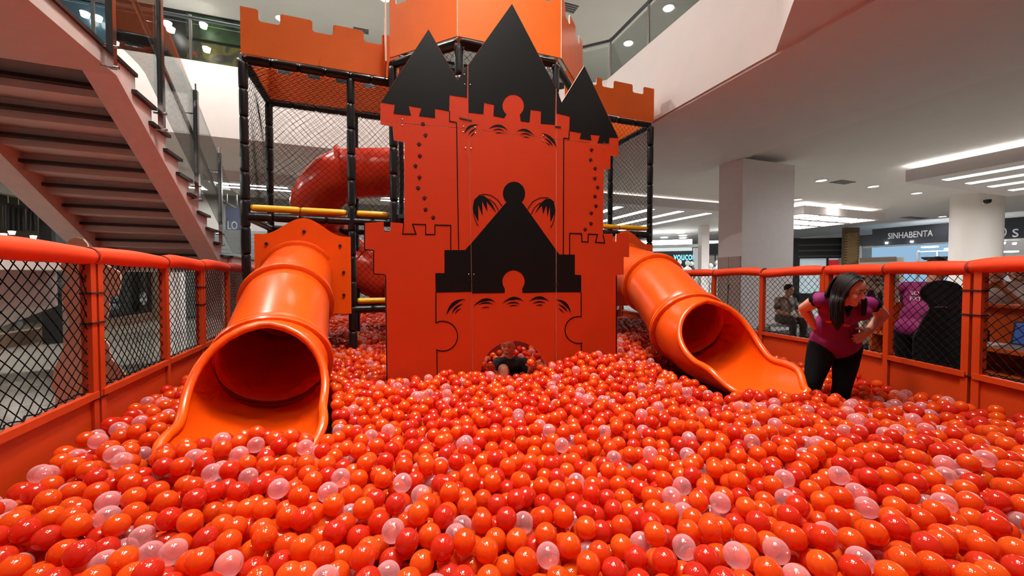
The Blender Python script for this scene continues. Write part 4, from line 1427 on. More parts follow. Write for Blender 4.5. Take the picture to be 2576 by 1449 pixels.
def light_box(u0, u1, v0, v1, z, strips, label, watts, upw):
    t = empty('ceiling_light_box', W((u0 + u1) / 2, (v0 + v1) / 2, z), label, 'light')
    ubox('housing', u0, u1, v0, v1, z, z + 0.32, mat('light_box_paint', '#DAD3D2', 0.6), t)
    e = 0.12
    ubox('cove_strip', u0 + e, u0 + e + 0.08, v0, v1, z + 0.325, z + 0.345, M_COVE, t)
    ubox('cove_strip', u0 + e, u1, v1 - e - 0.08, v1 - e, z + 0.325, z + 0.345, M_COVE, t)
    for (a, b, c, d) in strips:
        ubox('light_strip', a, b, c, d, z - 0.006, z + 0.002, M_STRIP, t)
    for nm, pw, zz, rx in (('strip_glow', watts, z - 0.03, 0), ('cove_glow', upw, z + 0.37, PI)):
        if pw:
            ld = bpy.data.lights.new(nm, 'AREA')
            ld.shape = 'RECTANGLE'; ld.size = (u1 - u0) * 0.9; ld.size_y = (v1 - v0) * 0.9
            ld.energy = pw; ld.color = (1.0, 0.98, 0.96)
            lo = bpy.data.objects.new(nm, ld); COL.objects.link(lo)
            lo.parent = t
            lo.location = (0, 0, zz - z)
            lo.rotation_euler = (rx, 0, TH)
    return t
def strips_from(pxs, z, wd, vlen):
    out = []
    for px, py in pxs:
        u, v = uv_of(on_z(px, py, z))
        out.append((u - wd / 2, u + wd / 2, v - vlen, v))
    return out
zb = 4.05
u, v = uv_of(on_z(2278, 458, zb))
light_box(u, u + 5.5, v - 9, v, zb, strips_from([(2377, 453), (2435, 462), (2490, 470), (2542, 479), (2590, 486)], zb, 0.28, 8.0),
          'big hanging light box with long white strips before the round column', 430, 150)
u, v = uv_of(on_z(2147, 596, zb))
light_box(u - 12.2, u - 7.0, v - 5.0, v - 1.4, zb, [(u - 12.0 + 1.25 * k, u - 11.0 + 1.25 * k, v - 4.8 + 1.2 * j, v - 3.9 + 1.2 * j) for k in range(4) for j in range(3)],
          'hanging light box with square white panels before the black shop', 130, 230)
u, v = uv_of(on_z(1700, 560, zb))
light_box(u - 7, u + 0.5, v - 3, v + 4, zb, [(u - 6.4 + 1.4 * k, u - 6.1 + 1.4 * k, v - 2.5, v + 3.5) for k in range(5)],
          'hanging light box with white strips seen between tower and pillar', 110, 220)
for (uu, vv) in ((0, 13.5), (-4.5, 13.0)):
    light_box(uu, uu + 2.2, vv, vv + 1.2, 4.2, [(uu + 0.2, uu + 2.0, vv + 0.3, vv + 0.45), (uu + 0.2, uu + 2.0, vv + 0.75, vv + 0.9)], 
              'low light box with two strips behind the climbing frame' if uu == 0 else 'low light box with two strips behind the staircase', 90, 0)

# ================================================================== far shops on the right
def facing(px0, px1, y0, y1):
    """a wall piece between two pixel columns at depths y0, y1 -> left point, direction, length, normal to us"""
    a = at_y(px0, 700, y0); b = at_y(px1, 700, y1)
    a.z = b.z = 0
    d = (b - a); L = d.length; d.normalize()
    return a, d, L, Vector((d.y, -d.x, 0))
def zpx(py, y):
    return CAMH + (700 - py) / FPX * y
class Front:
    def __init__(s, name, label, px0, px1, y0, y1, cat='shop'):
        s.px0, s.px1, s.y0, s.y1 = px0, px1, y0, y1
        s.a, s.d, s.L, s.n = facing(px0, px1, y0, y1)
        s.t = empty(name, s.a + s.d * s.L / 2, label, cat)
    def s_of(s, px):
        r = ray(px, 700)
        # solve a + d*k on the ray
        den = s.d.x - r.x * s.d.y
        return (r.x * s.a.y - s.a.x) / den
    def depth(s, px):
        return (s.a + s.d * s.s_of(px)).y
    def piece(s, name, px0, px1, py0, py1, m, off=0.0, th=0.05, pxz=None):
        """box between pixel columns and rows (rows measured at column pxz), set off metres in front"""
        k0, k1 = s.s_of(px0), s.s_of(px1)
        y = s.depth(pxz if pxz is not None else (px0 + px1) / 2)
        z0, z1 = sorted((zpx(py0, y), zpx(py1, y)))
        z0 = max(z0, 0.0); z1 = min(z1, ZLOW - 0.005)
        c = s.a + s.d * ((k0 + k1) / 2) + s.n * off + ZX * ((z0 + z1) / 2)
        bm = bmesh.new()
        bm_box(bm, c, s.d, s.n, ZX, abs(k1 - k0), th, z1 - z0)
        return finish(name, bm, m, s.t)
    def text(s, name, txt, px, py, hpx, wpx, m, off=0.05):
        y = s.depth(px)
        p = s.a + s.d * s.s_of(px) + s.n * off + ZX * zpx(py, y)
        w = abs(s.s_of(px + wpx / 2) - s.s_of(px - wpx / 2))
        return text_mesh(name, txt, p, s.d, ZX, hpx / FPX * y / 0.7, m, s.t, depth=0.02, bold=0.012, fit=w)
M_SLATE = mat('slate_fascia', '#4A505C', 0.5)
M_BLUEW = emat('lit_blue_white_wall', '#A9D4F5', 0.75)  # wall gives off its own glow in place of shop lamps
M_SHELF = mat('white_shelf', '#EEF3F6', 0.5)
M_BRICK = mat('tan_brick', '#A98A5E', 0.8, var=0.12, vscale=20)
M_MORT = mat('brick_mortar', '#6E5C42', 0.9)
M_BEIGE = mat('beige_cabinet', '#D8CDBE', 0.5)
M_WARM = emat('warm_lit_wall', '#F4E8D2', 0.9)
M_COOL = emat('cool_lit_wall', '#EAF2F2', 0.9)  # glowing wall colour stands in for the shop's interior lighting

f = Front('homeware_shop', 'bright blue-white shop under a long slate fascia with SINHABENTA lettering', 2152, 2720, 22.5, 16.2)
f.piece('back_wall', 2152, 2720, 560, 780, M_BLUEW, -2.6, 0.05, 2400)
f.piece('fascia', 2193, 2720, 566, 612, M_SLATE, 0.0, 0.2, 2330)
f.piece('fascia', 2157, 2193, 592, 619, M_SLATE, 0.0, 0.2, 2175)
f.text('sign_lettering', 'SINHABENTA', 2287, 592, 15, 112, mat('sign_silver', '#E8E8EA', 0.3, 0.3, emit=0.25), 0.12)
f.text('sign_monogram', 'O', 2521, 586, 22, 18, mat('sign_silver', '#E8E8EA', 0.3, 0.3, emit=0.25), 0.12)
f.text('sign_monogram', 'S', 2552, 588, 20, 16, mat('sign_silver', '#E8E8EA', 0.3, 0.3, emit=0.25), 0.12)
f.piece('track_rail', 2170, 2700, 613, 616, M_WHITE, 0.0, 0.1, 2330)
f.piece('jamb', 2152, 2165, 619, 800, M_SHELF, 0.0, 0.2)
f.piece('cabinet', 2168, 2274, 650, 770, M_BEIGE, 0.3, 0.5)
f.piece('cabinet_header', 2171, 2262, 648, 659, mat('brown_header', '#8C6F5C', 0.5), 0.58, 0.06)
sh = [2291, 2342, 2388, 2436]
for px in sh:
    f.piece('shelf_upright', px - 2, px + 2, 628, 720, M_SHELF, -1.2, 0.35)
for py in (629, 656, 684):
    f.piece('shelf_board', 2289, 2438, py - 1.5, py + 1.5, M_SHELF, -1.2, 0.35)
for px, py in ((2316, 652), (2360, 651), (2318, 680), (2365, 680)):
    y = f.depth(px)
    p = f.a + f.d * f.s_of(px) - f.n * 1.1 + ZX * (zpx(py, y) - 0.03)
    o = lathe('bowl', [(0, 0.0), (0.10, 0.01), (0.22, 0.10), (0.24, 0.17), (0.20, 0.16), (0.0, 0.05)], p, mat('dark_bowl', '#4C5048', 0.5), None, EZ, 14)
    tag(o, 'dark bowl standing on the white shelves of the blue-lit shop', 'bowl', 'bowls on the shop shelves')
for px, py in ((2325, 621), (2385, 625), (2525, 633)):
    y = f.depth(px)
    p = f.a + f.d * f.s_of(px) - f.n * 0.9 + ZX * zpx(py, y)
    o = lathe('lamp_disc', [(0, 0), (0.32, 0), (0.32, 0.05), (0, 0.05)], p, M_STRIP, f.t, EZ, 18)
for px, py in ((2230, 614), (2293, 611), (2523, 615), (2550, 616)):
    y = f.depth(px)
    p = f.a + f.d * f.s_of(px) + f.n * 0.12 + ZX * zpx(py, y)
    lathe('spot_head', [(0, 0), (0.05, 0), (0.07, 0.09), (0, 0.1)], p, M_STRIP, f.t, EZ, 10)

f = Front('black_shop', 'black-framed shop window beside the tan brick pier', 1984, 2112, 23.5, 22.8)
f.piece('fascia', 1984, 2112, 600, 650, M_DARK, 0.0, 0.3)
for py in (617, 631, 645):
    f.piece('fascia_beam', 2004, 2110, py - 2, py + 2, M_GREY, 0.18, 0.05)
f.piece('frame', 1984, 2008, 600, 800, M_DARK, 0.02, 0.3)
f.piece('frame', 2078, 2082, 645, 800, M_DARK, 0.02, 0.1)
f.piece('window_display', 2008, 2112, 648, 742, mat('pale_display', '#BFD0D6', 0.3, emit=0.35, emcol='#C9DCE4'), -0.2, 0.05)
f.piece('plinth', 1984, 2112, 738, 800, M_DARK, 0.02, 0.3)
f.piece('promo_poster', 2081, 2111, 654, 742, mat('red_poster', '#D22C34', 0.4, emit=0.3), -0.1, 0.04)
f.text('poster_lettering', 'PROMO', 2097, 702, 9, 29, emat('poster_white', '#FFFFFF', 1.0), -0.06)

t = empty('brick_pier', at_y(2131, 700, 22.6).xy.to_3d(), 'tan brick pier between the black shop and the slate fascia', 'pier')
A, B = at_y(2112, 700, 22.6), at_y(2152, 700, 22.5)
wb = B.x - A.x
box('core', ((A.x + B.x) / 2, 22.4, 2.2), (wb, 0.2, 4.38), M_MORT, t)
bm = bmesh.new(); bm_box(bm, (0, 0, 0), EX, EY, EZ, 0.215, 0.08, 0.062)
bme = bpy.data.meshes.new('brick'); bm.to_mesh(bme); bm.free(); bme.materials.append(M_BRICK)
nb = int(wb / 0.233)
for r in range(26):
    for k in range(nb + 1):
        x = A.x + 0.11 + k * 0.233 - (0.11 if r % 2 else 0) 
        if x < A.x + 0.05 or x > B.x - 0.05:
            continue
        put('brick', bme, None, t, Vector((x, 22.28, zpx(676, 22.6) + 0.08 + r * 0.078)))

f = Front('fashion_shop', 'bright clothes shop with pale blue youcom lettering on a dark fascia', 1560, 1762, 25.5, 24.0)
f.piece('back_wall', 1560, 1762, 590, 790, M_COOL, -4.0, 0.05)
f.piece('lintel', 1560, 1762, 617, 624, M_SHELF, 0.1, 0.3)
f.piece('light_trough', 1560, 1744, 602, 616, M_STRIP, -0.8, 0.1)
f.piece('fascia', 1640, 1744, 631, 676, M_GREY, -0.4, 0.1)
f.text('sign_lettering', 'youcom', 1726, 645, 20, 62, emat('sign_cyan', '#8FE9FF', 1.6), -0.3)
f.piece('pier', 1744, 1758, 624, 800, M_SHELF, 0.0, 0.35)
for px, py in ((1652, 584), (1711, 586), (1718, 593), (1671, 598), (1718, 599)):
    p = on_z(px, py, ZLOW - 0.02)
    downlight(at_y(px, py, 3.03 * FPX / (700 - py)), 0.25, 0, 'round lamp in the ceiling of the clothes shop', 'ceiling lamps of the clothes shop')
box('trim_pillar', at_y(1769, 700, 22.5).xy.to_3d() + ZX * 2.24, (0.44, 0.44, 4.48), M_WHITE)['kind'] = 'structure'
bpy.data.objects['trim_pillar'].name = 'trim_2'
f = Front('dark_shop', 'dark shop interior with pale heads seen beside the square pillar', 1781, 1830, 24.5, 24.0)
f.piece('fascia', 1781, 1830, 612, 640, M_DARK, 0.0, 0.2)
f.piece('fascia_light', 1781, 1830, 606, 612, M_STRIP, 0.05, 0.2)
f.piece('back_wall', 1781, 1830, 640, 780, mat('shop_taupe', '#8F867E', 0.6, emit=0.15), -1.5, 0.05)  # interior light put into the wall as a faint glow
f.piece('mullion', 1797, 1800, 640, 760, M_DARK, 0.0, 0.1)

M_MANN = mat('mannequin_white', '#E9EEEE', 0.35)
def mannequin(p, h, label, dress=None, head=True):
    t = empty('mannequin', p, label, 'mannequin', 'white mannequins in the clothes shops')
    s = h / 1.8
    prof = [(0, 0), (0.14, 0.01), (0.14, 0.03), (0.03, 0.05), (0.03, 0.8), (0.13, 0.85), (0.17, 0.95), (0.12, 1.12), (0.165, 1.32), (0.17, 1.42), (0.06, 1.50), (0.05, 1.56)]
    lathe('torso', [(r * s, z * s) for r, z in prof], p, dress or M_MANN, t, EZ, 14, 60)
    bm = bmesh.new()
    bmesh.ops.create_uvsphere(bm, u_segments=12, v_segments=10, radius=0.11 * s)
    for v in bm.verts:
        v.co.z *= 1.25; v.co += Vector(p) + ZX * 1.66 * s
    finish('head', bm, M_MANN, t, smooth=True)
    for sg in (-1, 1):
        tube('arm', [Vector(p) + Vector((0.17 * sg, 0, 1.38)) * s, Vector(p) + Vector((0.24 * sg, -0.02, 1.1)) * s, Vector(p) + Vector((0.22 * sg, -0.06, 0.82)) * s], [0.05 * s, 0.042 * s, 0.03 * s], M_MANN, t, 8)
for px, y, py, dr in ((1676, 20, 656, None), (1700, 19.5, 655, None), (1709, 20, 653, None), (1729, 19, 655, None), (1739, 20.5, 657, mat('dark_dress', '#23252C', 0.6)), (1787, 19, 662, None), (1803, 20, 655, None)):
    top = zpx(py, y)
    p = at_y(px, 700, y); p.z = 0.0
    lab = 'white mannequin standing before the dark youcom fascia' if px < 1760 else 'white mannequin standing in the dark shop beside the pillar'
    hh = 1.8
    m = mannequin(Vector((p.x, p.y, top - hh)), hh, lab if dr is None else 'white-headed mannequin in a dark dress before the dark fascia', dr)
    q = tag(box('display_plinth', (p.x, p.y, (top - hh) / 2), (0.5, 0.5, top - hh), M_SHELF), 'white display plinth under a shop mannequin', 'plinth', 'white plinths under the mannequins')
# round column with its security camera
pc_ = on_z(2457, 492, ZLOW); pc_.z = 0
tag(lathe('wall_column', [(0, 0), (0.66, 0), (0.66, ZLOW - 0.002), (0, ZLOW - 0.002)], pc_, mat('column_cream', '#E2DAD2', 0.5), None, EZ, 32), kind='structure')
ps = pc_ + Vector((-0.48, -0.70, 4.15))
t = empty('security_camera', ps, 'small white dome camera on the round cream column', 'camera')
box('bracket', ps + Vector((0.02, 0.06, 0.0)), (0.10, 0.10, 0.16), M_WHITE, t)
lathe('dome', [(0.10, 0.06), (0.10, 0.0), (0.085, -0.05), (0.0, -0.09)], ps + Vector((-0.08, -0.08, -0.02)), M_DARK, t, EZ, 14)
# broom leaning on the pillar
pb = at_y(1826, 792, 8.6)
t = empty('broom', Vector((pb.x, 8.6, 0)), 'dark red broom handle leaning against the square pillar', 'broom')
tube('handle', [Vector((pb.x - 0.02, 8.55, 0.1)), at_y(1832, 728, 9.0)], 0.014, mat('broom_red', '#6B1420', 0.4), t, 8)
tube('grip', [at_y(1832, 728, 9.0), at_y(1833, 716, 9.05)], 0.018, M_DARK, t, 8)
box('brush', (pb.x - 0.02, 8.55, 0.06), (0.3, 0.08, 0.12), M_DARK, t)

# ================================================================== left: shop fronts beyond the stairs
M_WOODF = mat('shop_wood_base', '#6E5644', 0.5, var=0.15)
t = empty('window_shop', W(-7.25, 13, 0), 'dark glazed shop with brown timber base beyond the left fence', 'shop')
UW = -7.25
def wall_u(name, px0, px1, py0, py1, m, off=0.0, th=0.06):
    a, b = on_u(px0, 700, UW), on_u(px1, 700, UW)
    v0, v1 = uv_of(a)[1], uv_of(b)[1]
    ym = (a.y + b.y) / 2
    z0, z1 = sorted((zpx(py0, ym), zpx(py1, ym)))
    return ubox(name, UW + off - th / 2, UW + off + th / 2, v0, v1, max(0, z0), z1, m, t)
ubox('timber_base', UW - 0.2, UW + 0.05, 9.8, 16.5, 0.0, 0.30, M_WOODF, t)
ubox('timber_post', UW - 0.15, UW + 0.1, 16.5, 16.9, 0.0, ZBEAM - 0.01, M_WOODF, t)
ubox('timber_post', UW - 0.15, UW + 0.06, 12.2, 12.32, 0.3, ZBEAM - 0.01, M_DARK, t)
ubox('glass_pane', UW - 0.02, UW, 12.32, 16.5, 0.3, 3.2, M_GLASS, t)
ubox('window_head', UW - 0.1, UW + 0.05, 9.8, 16.5, 3.2, ZBEAM - 0.01, mat('shop_head', '#7A756C', 0.6), t)
ubox('back_wall', UW - 4.6, UW - 4.5, 5.2, 16.95, 0.0, ZBEAM - 0.01, mat('shop_back_warm', '#8A7A5E', 0.7, emit=0.10, emcol='#C9B48A'), t)  # warm shop light built into the wall as a weak glow
ubox('side_wall', UW - 4.5, UW - 0.2, 16.86, 16.95, 0.0, ZBEAM - 0.01, mat('shop_side_dark', '#3A3A38', 0.6), t)
ubox('window_frame', UW - 0.03, UW + 0.03, 16.38, 16.5, 0.3, 3.2, M_DARK, t)
ubox('window_frame', UW - 0.03, UW + 0.03, 12.32, 16.5, 0.3, 0.36, M_DARK, t)
# display furniture
def rack(u, v, w, h, label, m):
    q = empty('display_stand', W(u, v, 0), label, 'stand', 'display stands of the dark shop')
    ubox('stand_body', u - w / 2, u + w / 2, v - w / 2, v + w / 2, 0.0, h, m, q)
    ubox('stand_top', u - w * 0.7, u + w * 0.7, v - w * 0.7, v + w * 0.7, h, h + 0.05, M_DARK, q)
    return q
rack(UW - 0.55, 15.3, 0.42, 0.95, 'black display stand with white PW letters behind the shop window', M_DARK)
pp = W(UW - 0.33, 15.3, 0.62)
q = [o for o in bpy.data.objects if o.name.startswith('display_stand')][-1]
text_mesh('stand_lettering', 'M', W(UW - 0.325, 15.3, 0.82), VX, ZX, 0.32, emat('dim_white', '#E8E8E8', 0.5), q, depth=0.004, fit=0.22)
text_mesh('stand_lettering', 'PW', W(UW - 0.325, 15.3, 0.56), VX, ZX, 0.28, emat('dim_white', '#E8E8E8', 0.5), q, depth=0.004, fit=0.34)
rack(UW - 0.6, 14.3, 0.55, 0.75, 'low black display table behind the shop window', mat('stand_olive', '#4A4A38', 0.6))
rack(UW + 0.5, 11.6, 0.36, 1.1, 'tall black bin-like stand outside the timber base', M_DARK)
rack(UW - 1.6, 11.2, 0.9, 0.9, 'dark table inside the open shop front', mat('table_brown', '#4B3826', 0.5))
# round sticker on the window: pale disc with a dark football pattern
pd = W(UW + 0.005, 16.05, 0.78)
q = tag(lathe('window_sticker', [(0, 0), (0.21, 0), (0.21, 0.004), (0, 0.004)], pd, mat('sticker_white', '#8E9292', 0.5), None, UX, 28), 'round white football sticker on the dark shop window', 'sticker')
for k in range(6):
    a = PI / 2 + 2 * PI * (k - 1) / 5
    rr = 0.0 if k == 0 else 0.15
    cpt = pd + UX * 0.0055 + VX * (rr * math.cos(a)) + ZX * (rr * math.sin(a))
    pr = [cpt + VX * (0.055 * math.cos(a + PI + 2 * PI * j / 5)) + ZX * (0.055 * math.sin(a + PI + 2 * PI * j / 5)) for j in range(5)]
    prism('pentagon', pr, UX * 0.003, M_GREY, q)
# wicker-like yellow lamp glow inside
pl = on_u(338, 676, UW - 1.2)
q = empty('pendant_lamp', pl, 'glowing yellow pendant lamp inside the dark shop', 'lamp')
lathe('shade', [(0.05, 0.22), (0.24, 0.12), (0.27, -0.02), (0.22, -0.16), (0.10, -0.2)], pl, mat('lamp_glow', '#F5DF95', 0.5, emit=2.2, emcol='#F7E19A'), q, EZ, 18)
tube('cord', [pl + ZX * 0.22, Vector((pl.x, pl.y, ZBEAM - 0.02))], 0.01, M_DARK, q, 6)
# clothes figures in the window
def garment(p, h, w, m, label):
    q = empty('dressed_mannequin', p, label, 'mannequin')
    lathe('garment', [(0, 0.25 * h), (w * 0.55, 0.25 * h), (w * 0.5, 0.5 * h), (w * 0.42, 0.62 * h), (w * 0.55, 0.8 * h), (w * 0.2, 0.86 * h), (w * 0.16, 0.9 * h)], p, m, q, EZ, 12, 60)
    for s in (-1, 1):
        tube('leg', [Vector(p) + UX * 0.09 * s + ZX * 0.0, Vector(p) + UX * 0.08 * s + ZX * 0.3 * h], 0.06, m, q, 8)
        tube('sleeve', [Vector(p) + VX * w * 0.5 * s + ZX * 0.8 * h, Vector(p) + VX * w * 0.62 * s + ZX * 0.5 * h], 0.055, m, q, 8)
    bm = bmesh.new(); bmesh.ops.create_uvsphere(bm, u_segments=10, v_segments=8, radius=0.11)
    for v_ in bm.verts: v_.co += Vector(p) + ZX * 0.95 * h
    finish('head', bm, mat('mannequin_grey', '#B8B6AE', 0.4), q, smooth=True)
garment(W(UW - 0.9, 15.95, 0.0), 1.85, 0.40, mat('navy_clothes', '#14161C', 0.7), 'mannequin in dark navy clothes behind the shop window')
garment(W(UW - 1.2, 13.1, 0.0), 1.85, 0.42, mat('grey_clothes', '#6E706C', 0.8), 'mannequin in a grey coat inside the open shop front')
garment(W(UW - 2.4, 13.6, 0.0), 1.9, 0.42, mat('olive_clothes', '#4E4E3A', 0.8), 'mannequin in olive clothes deep inside the dark shop')
ld = bpy.data.lights.new('shop_light', 'AREA'); ld.energy = 120; ld.size = 2.0; ld.color = (1.0, 0.86, 0.62)
lo = bpy.data.objects.new('shop_light', ld); COL.objects.link(lo); lo.parent = t; lo.location = W(UW - 2.3, 13.0, 4.1) - wloc(t)
for k, (px, py) in enumerate(((48, 548), (78, 550), (108, 556), (22, 545))):
    p = on_u(px, py, UW - 0.7)
    q = empty('hanging_trousers', p, 'dark trousers hanging in a row inside the open shop beyond the stairs', 'trousers', 'dark trousers hanging in the shop')
    box('waistband', p + ZX * 0.26, (0.20, 0.10, 0.08), M_DARK, q, VX, UX, ZX)
    for g in (-1, 1):
        tube('trouser_leg', [p + VX * 0.055 * g + ZX * 0.24, p + VX * 0.075 * g - ZX * 0.30], [0.055, 0.045], M_DARK, q, 8)
    tube('hanger', [p + ZX * 0.30, Vector((p.x, p.y, 4.33))], 0.008, M_STEEL, q, 6)
for (px, py) in ((30, 590), (105, 583), (109, 602), (84, 601), (8, 596)):
    o = lathe('spot_lamp', [(0, 0), (0.05, 0.0), (0.07, 0.09), (0, 0.10)], on_u(px, py, UW - 2.0), M_LAMP, None, EZ, 12)
    tag(o, 'small bright spot lamp inside the open shop beyond the stairs', 'lamp', 'spot lamps inside the open shop')
# slim pink-grey pillar, shutter wall and notice board behind
pp = at_y(441, 700, 10.5); pp.z = 0
tag(box('trim_3', pp + ZX * (ZBEAM / 2), (0.32, 0.32, ZBEAM - 0.004), mat('pillar_paint', '#EFE8E8', 0.5, var=0.02), None, UX, VX, ZX), kind='structure')
t = empty('roller_shutter', W(-4.2, 16.9, 0), 'grey slatted roller shutter behind the left fence', 'shutter')
for k in range(22):
    ubox('slat', -6.6, -1.8, 16.92, 16.95 + 0.0, 0.05 + k * 0.145, 0.185 + k * 0.145, mat('shutter_grey', '#6E7274', 0.45, 0.3), t)
ubox('side_rail', -6.75, -6.6, 16.85, 16.97, 0, 3.3, M_DARK, t)
ubox('side_rail', -1.8, -1.65, 16.85, 16.97, 0, 3.3, M_DARK, t)
t = empty('notice_board', Vector((0, 0, 0)), 'white notice board of opening times on the grey shutter', 'notice board')
a, b = on_v(527, 650, 16.8), on_v(594, 740, 16.8)
ua, ub = uv_of(a)[0], uv_of(b)[0]
t.location = (a + b) / 2
ubox('sheet', ua, ub, 16.78, 16.83, b.z, a.z, mat('notice_white', '#DCDDDC', 0.5), t)
for k in range(7):
    z = a.z - 0.12 - k * (a.z - b.z - 0.2) / 6.5
    m = (M_DARK, mat('notice_red', '#8E2A30', 0.5))[1 if k in (2, 3, 4) else 0]
    ubox('text_line', ua + 0.06, ua + 0.06 + (ub - ua) * 0.42, 16.77, 16.785, z - 0.05, z + 0.03, m, t)
    ubox('text_line', ua + (ub - ua) * 0.60, ub - 0.08, 16.77, 16.785, z - 0.03, z + 0.02, mat('notice_grey', '#5E6062', 0.5), t)
# blue sign with white letters behind the stairs
a, b = on_v(567, 518, 14.5), on_v(603, 579, 14.5)
t = empty('shop_sign', (a + b) / 2, 'blue hanging sign with white letters seen through the stair glass', 'sign')
ua, ub = uv_of(a)[0], uv_of(b)[0]
ubox('panel', ua, ub, 14.5, 14.55, b.z, a.z, mat('sign_blue', '#2E3A5C', 0.4), t)
text_mesh('lettering', 'LO', on_v(585, 568, 14.48), UX, ZX, 0.36, mat('sign_letter_white', '#D8DCE4', 0.4), t, depth=0.01, fit=(ub - ua) * 0.7)
for s_ in (0.15, 0.85):
    tube('hanger', [W(ua + (ub - ua) * s_, 14.52, a.z), W(ua + (ub - ua) * s_, 14.52, ZLOW)], 0.01, M_STEEL, t, 6)
# upper floor art panels and lights behind the glass
def art_mat(name, cols, seed):
    m = bpy.data.materials.new(name); m.use_nodes = True
    nt = m.node_tree; b = nt.nodes['Principled BSDF']
    tc = nt.nodes.new('ShaderNodeTexCoord'); n = nt.nodes.new('ShaderNodeTexNoise')
    n.inputs['Scale'].default_value = 1.3; n.inputs['Detail'].default_value = 3; n.inputs['Distortion'].default_value = 1.6
    mp = nt.nodes.new('ShaderNodeMapping'); mp.inputs['Location'].default_value = (seed, seed * 2, 0)
    r = nt.nodes.new('ShaderNodeValToRGB'); r.color_ramp.interpolation = 'EASE'
    el = r.color_ramp.elements
    el[0].position = 0.3; el[1].position = 0.7
    el[0].color = lin(cols[0]); el[1].color = lin(cols[-1])
    for i, c in enumerate(cols[1:-1]):
        e = el.new(0.3 + 0.4 * (i + 1) / (len(cols) - 1)); e.color = lin(c)
    nt.links.new(tc.outputs['Object'], mp.inputs[0]); nt.links.new(mp.outputs[0], n.inputs['Vector'])
    nt.links.new(n.outputs['Fac'], r.inputs[0]); nt.links.new(r.outputs[0], b.inputs['Base Color'])
    nt.links.new(r.outputs[0], b.inputs['Emission Color']); b.inputs['Emission Strength'].default_value = 0.10  # pattern also glows faintly in its own colours, added light
    b.inputs['Roughness'].default_value = 0.5
    return m
def vpiece(name, px0, px1, py0, py1, v, m, label, cat, th=0.04):
    a, b = on_v(px0, (py0 + py1) / 2, v), on_v(px1, (py0 + py1) / 2, v)
    ym = (a.y + b.y) / 2
    z1, z0 = zpx(py0, ym), zpx(py1, ym)
    return tag(ubox(name, uv_of(a)[0], uv_of(b)[0], v - th, v, max(z0, ZDECK + 0.02), z1, m), label, cat)
vpiece('wall_mural', 470, 640, 62, 118, 12.58, art_mat('mural_green', ['#122E1A', '#24481C', '#0E1E14', '#3E5018'], 3), 'green painted mural behind the upper glass railing', 'mural')
vpiece('wall_mural', 472, 640, 126, 190, 12.58, art_mat('mural_warm', ['#8A4412', '#122A20', '#5E5214', '#142218', '#6E2A12'], 8), 'orange and green mural low behind the upper glass railing', 'mural')
vpiece('lit_window', 150, 290, 20, 150, 12.5, mat('blue_lit_glass', '#2E4652', 0.2, emit=0.12, emcol='#5E8CA8'), 'bluish lit shop window on the upper floor behind the stairs', 'window')
for (px, py) in ((214, 42), (246, 52), (512, 70), (422, 66), (430, 80), (520, 130), (288, 115)):
    p = on_v(px, py, 12.3)
    o = lathe('spot_lamp', [(0, 0), (0.07, 0.0), (0.09, 0.10), (0, 0.12)], p, M_LAMP, None, EZ, 12)
    tag(o, 'small bright spot lamp in the dark upper shop', 'lamp', 'spot lamps of the dark upper shop')

# ================================================================== people
def bm_ell(bm, c, ax, ay, az, rx, ry, rz, n=14):
    r = bmesh.ops.create_uvsphere(bm, u_segments=n, v_segments=max(6, n // 2 + 2), radius=1.0)
    for v in r['verts']:
        q = v.co.copy()
        v.co = Vector(c) + ax * (q.x * rx) + ay * (q.y * ry) + az * (q.z * rz)
def bm_cap(bm, p0, r0, p1, r1, n=12):
    p0, p1 = Vector(p0), Vector(p1)
    d = p1 - p0
    L = d.length
    if L < 1e-5:
        d = Vector((0, 0, 1)); L = 1e-5
    d.normalize()
    prof = [(0, -r0)]
    for k in range(1, 4):
        a = -PI / 2 + PI / 2 * k / 3
        prof.append((r0 * math.cos(a), r0 * math.sin(a)))
    for k in range(0, 3):
        a = PI / 2 * k / 3
        prof.append((r1 * math.cos(a), L + r1 * math.sin(a)))
    prof.append((0, L + r1))
    bm_lathe(bm, prof, p0, d, n)
def blob(name, bm, m, parent, vox=0.007, smooth=4):
    """union of closed shapes -> one continuous skin"""
    bmesh.ops.recalc_face_normals(bm, faces=bm.faces)
    me = bpy.data.meshes.new(name)
    bm.to_mesh(me); bm.free()
    o = bpy.data.objects.new(name, me)
    COL.objects.link(o)
    r = o.modifiers.new('remesh', 'REMESH'); r.mode = 'VOXEL'; r.voxel_size = vox
    s = o.modifiers.new('smooth', 'SMOOTH'); s.iterations = smooth; s.factor = 0.5
    dg = bpy.context.evaluated_depsgraph_get()
    me2 = bpy.data.meshes.new_from_object(o.evaluated_get(dg))
    bpy.data.objects.remove(o); bpy.data.meshes.remove(me)
    me2.name = name
    me2.polygons.foreach_set('use_smooth', [True] * len(me2.polygons))
    me2.materials.clear()
    c = recenter(me2)
    return put(name, me2, m, parent, c)
def chain(bm, pts, rs, n=12):
    for a, b, r0, r1 in zip(pts[:-1], pts[1:], rs[:-1], rs[1:]):
        bm_cap(bm, a, r0, b, r1, n)
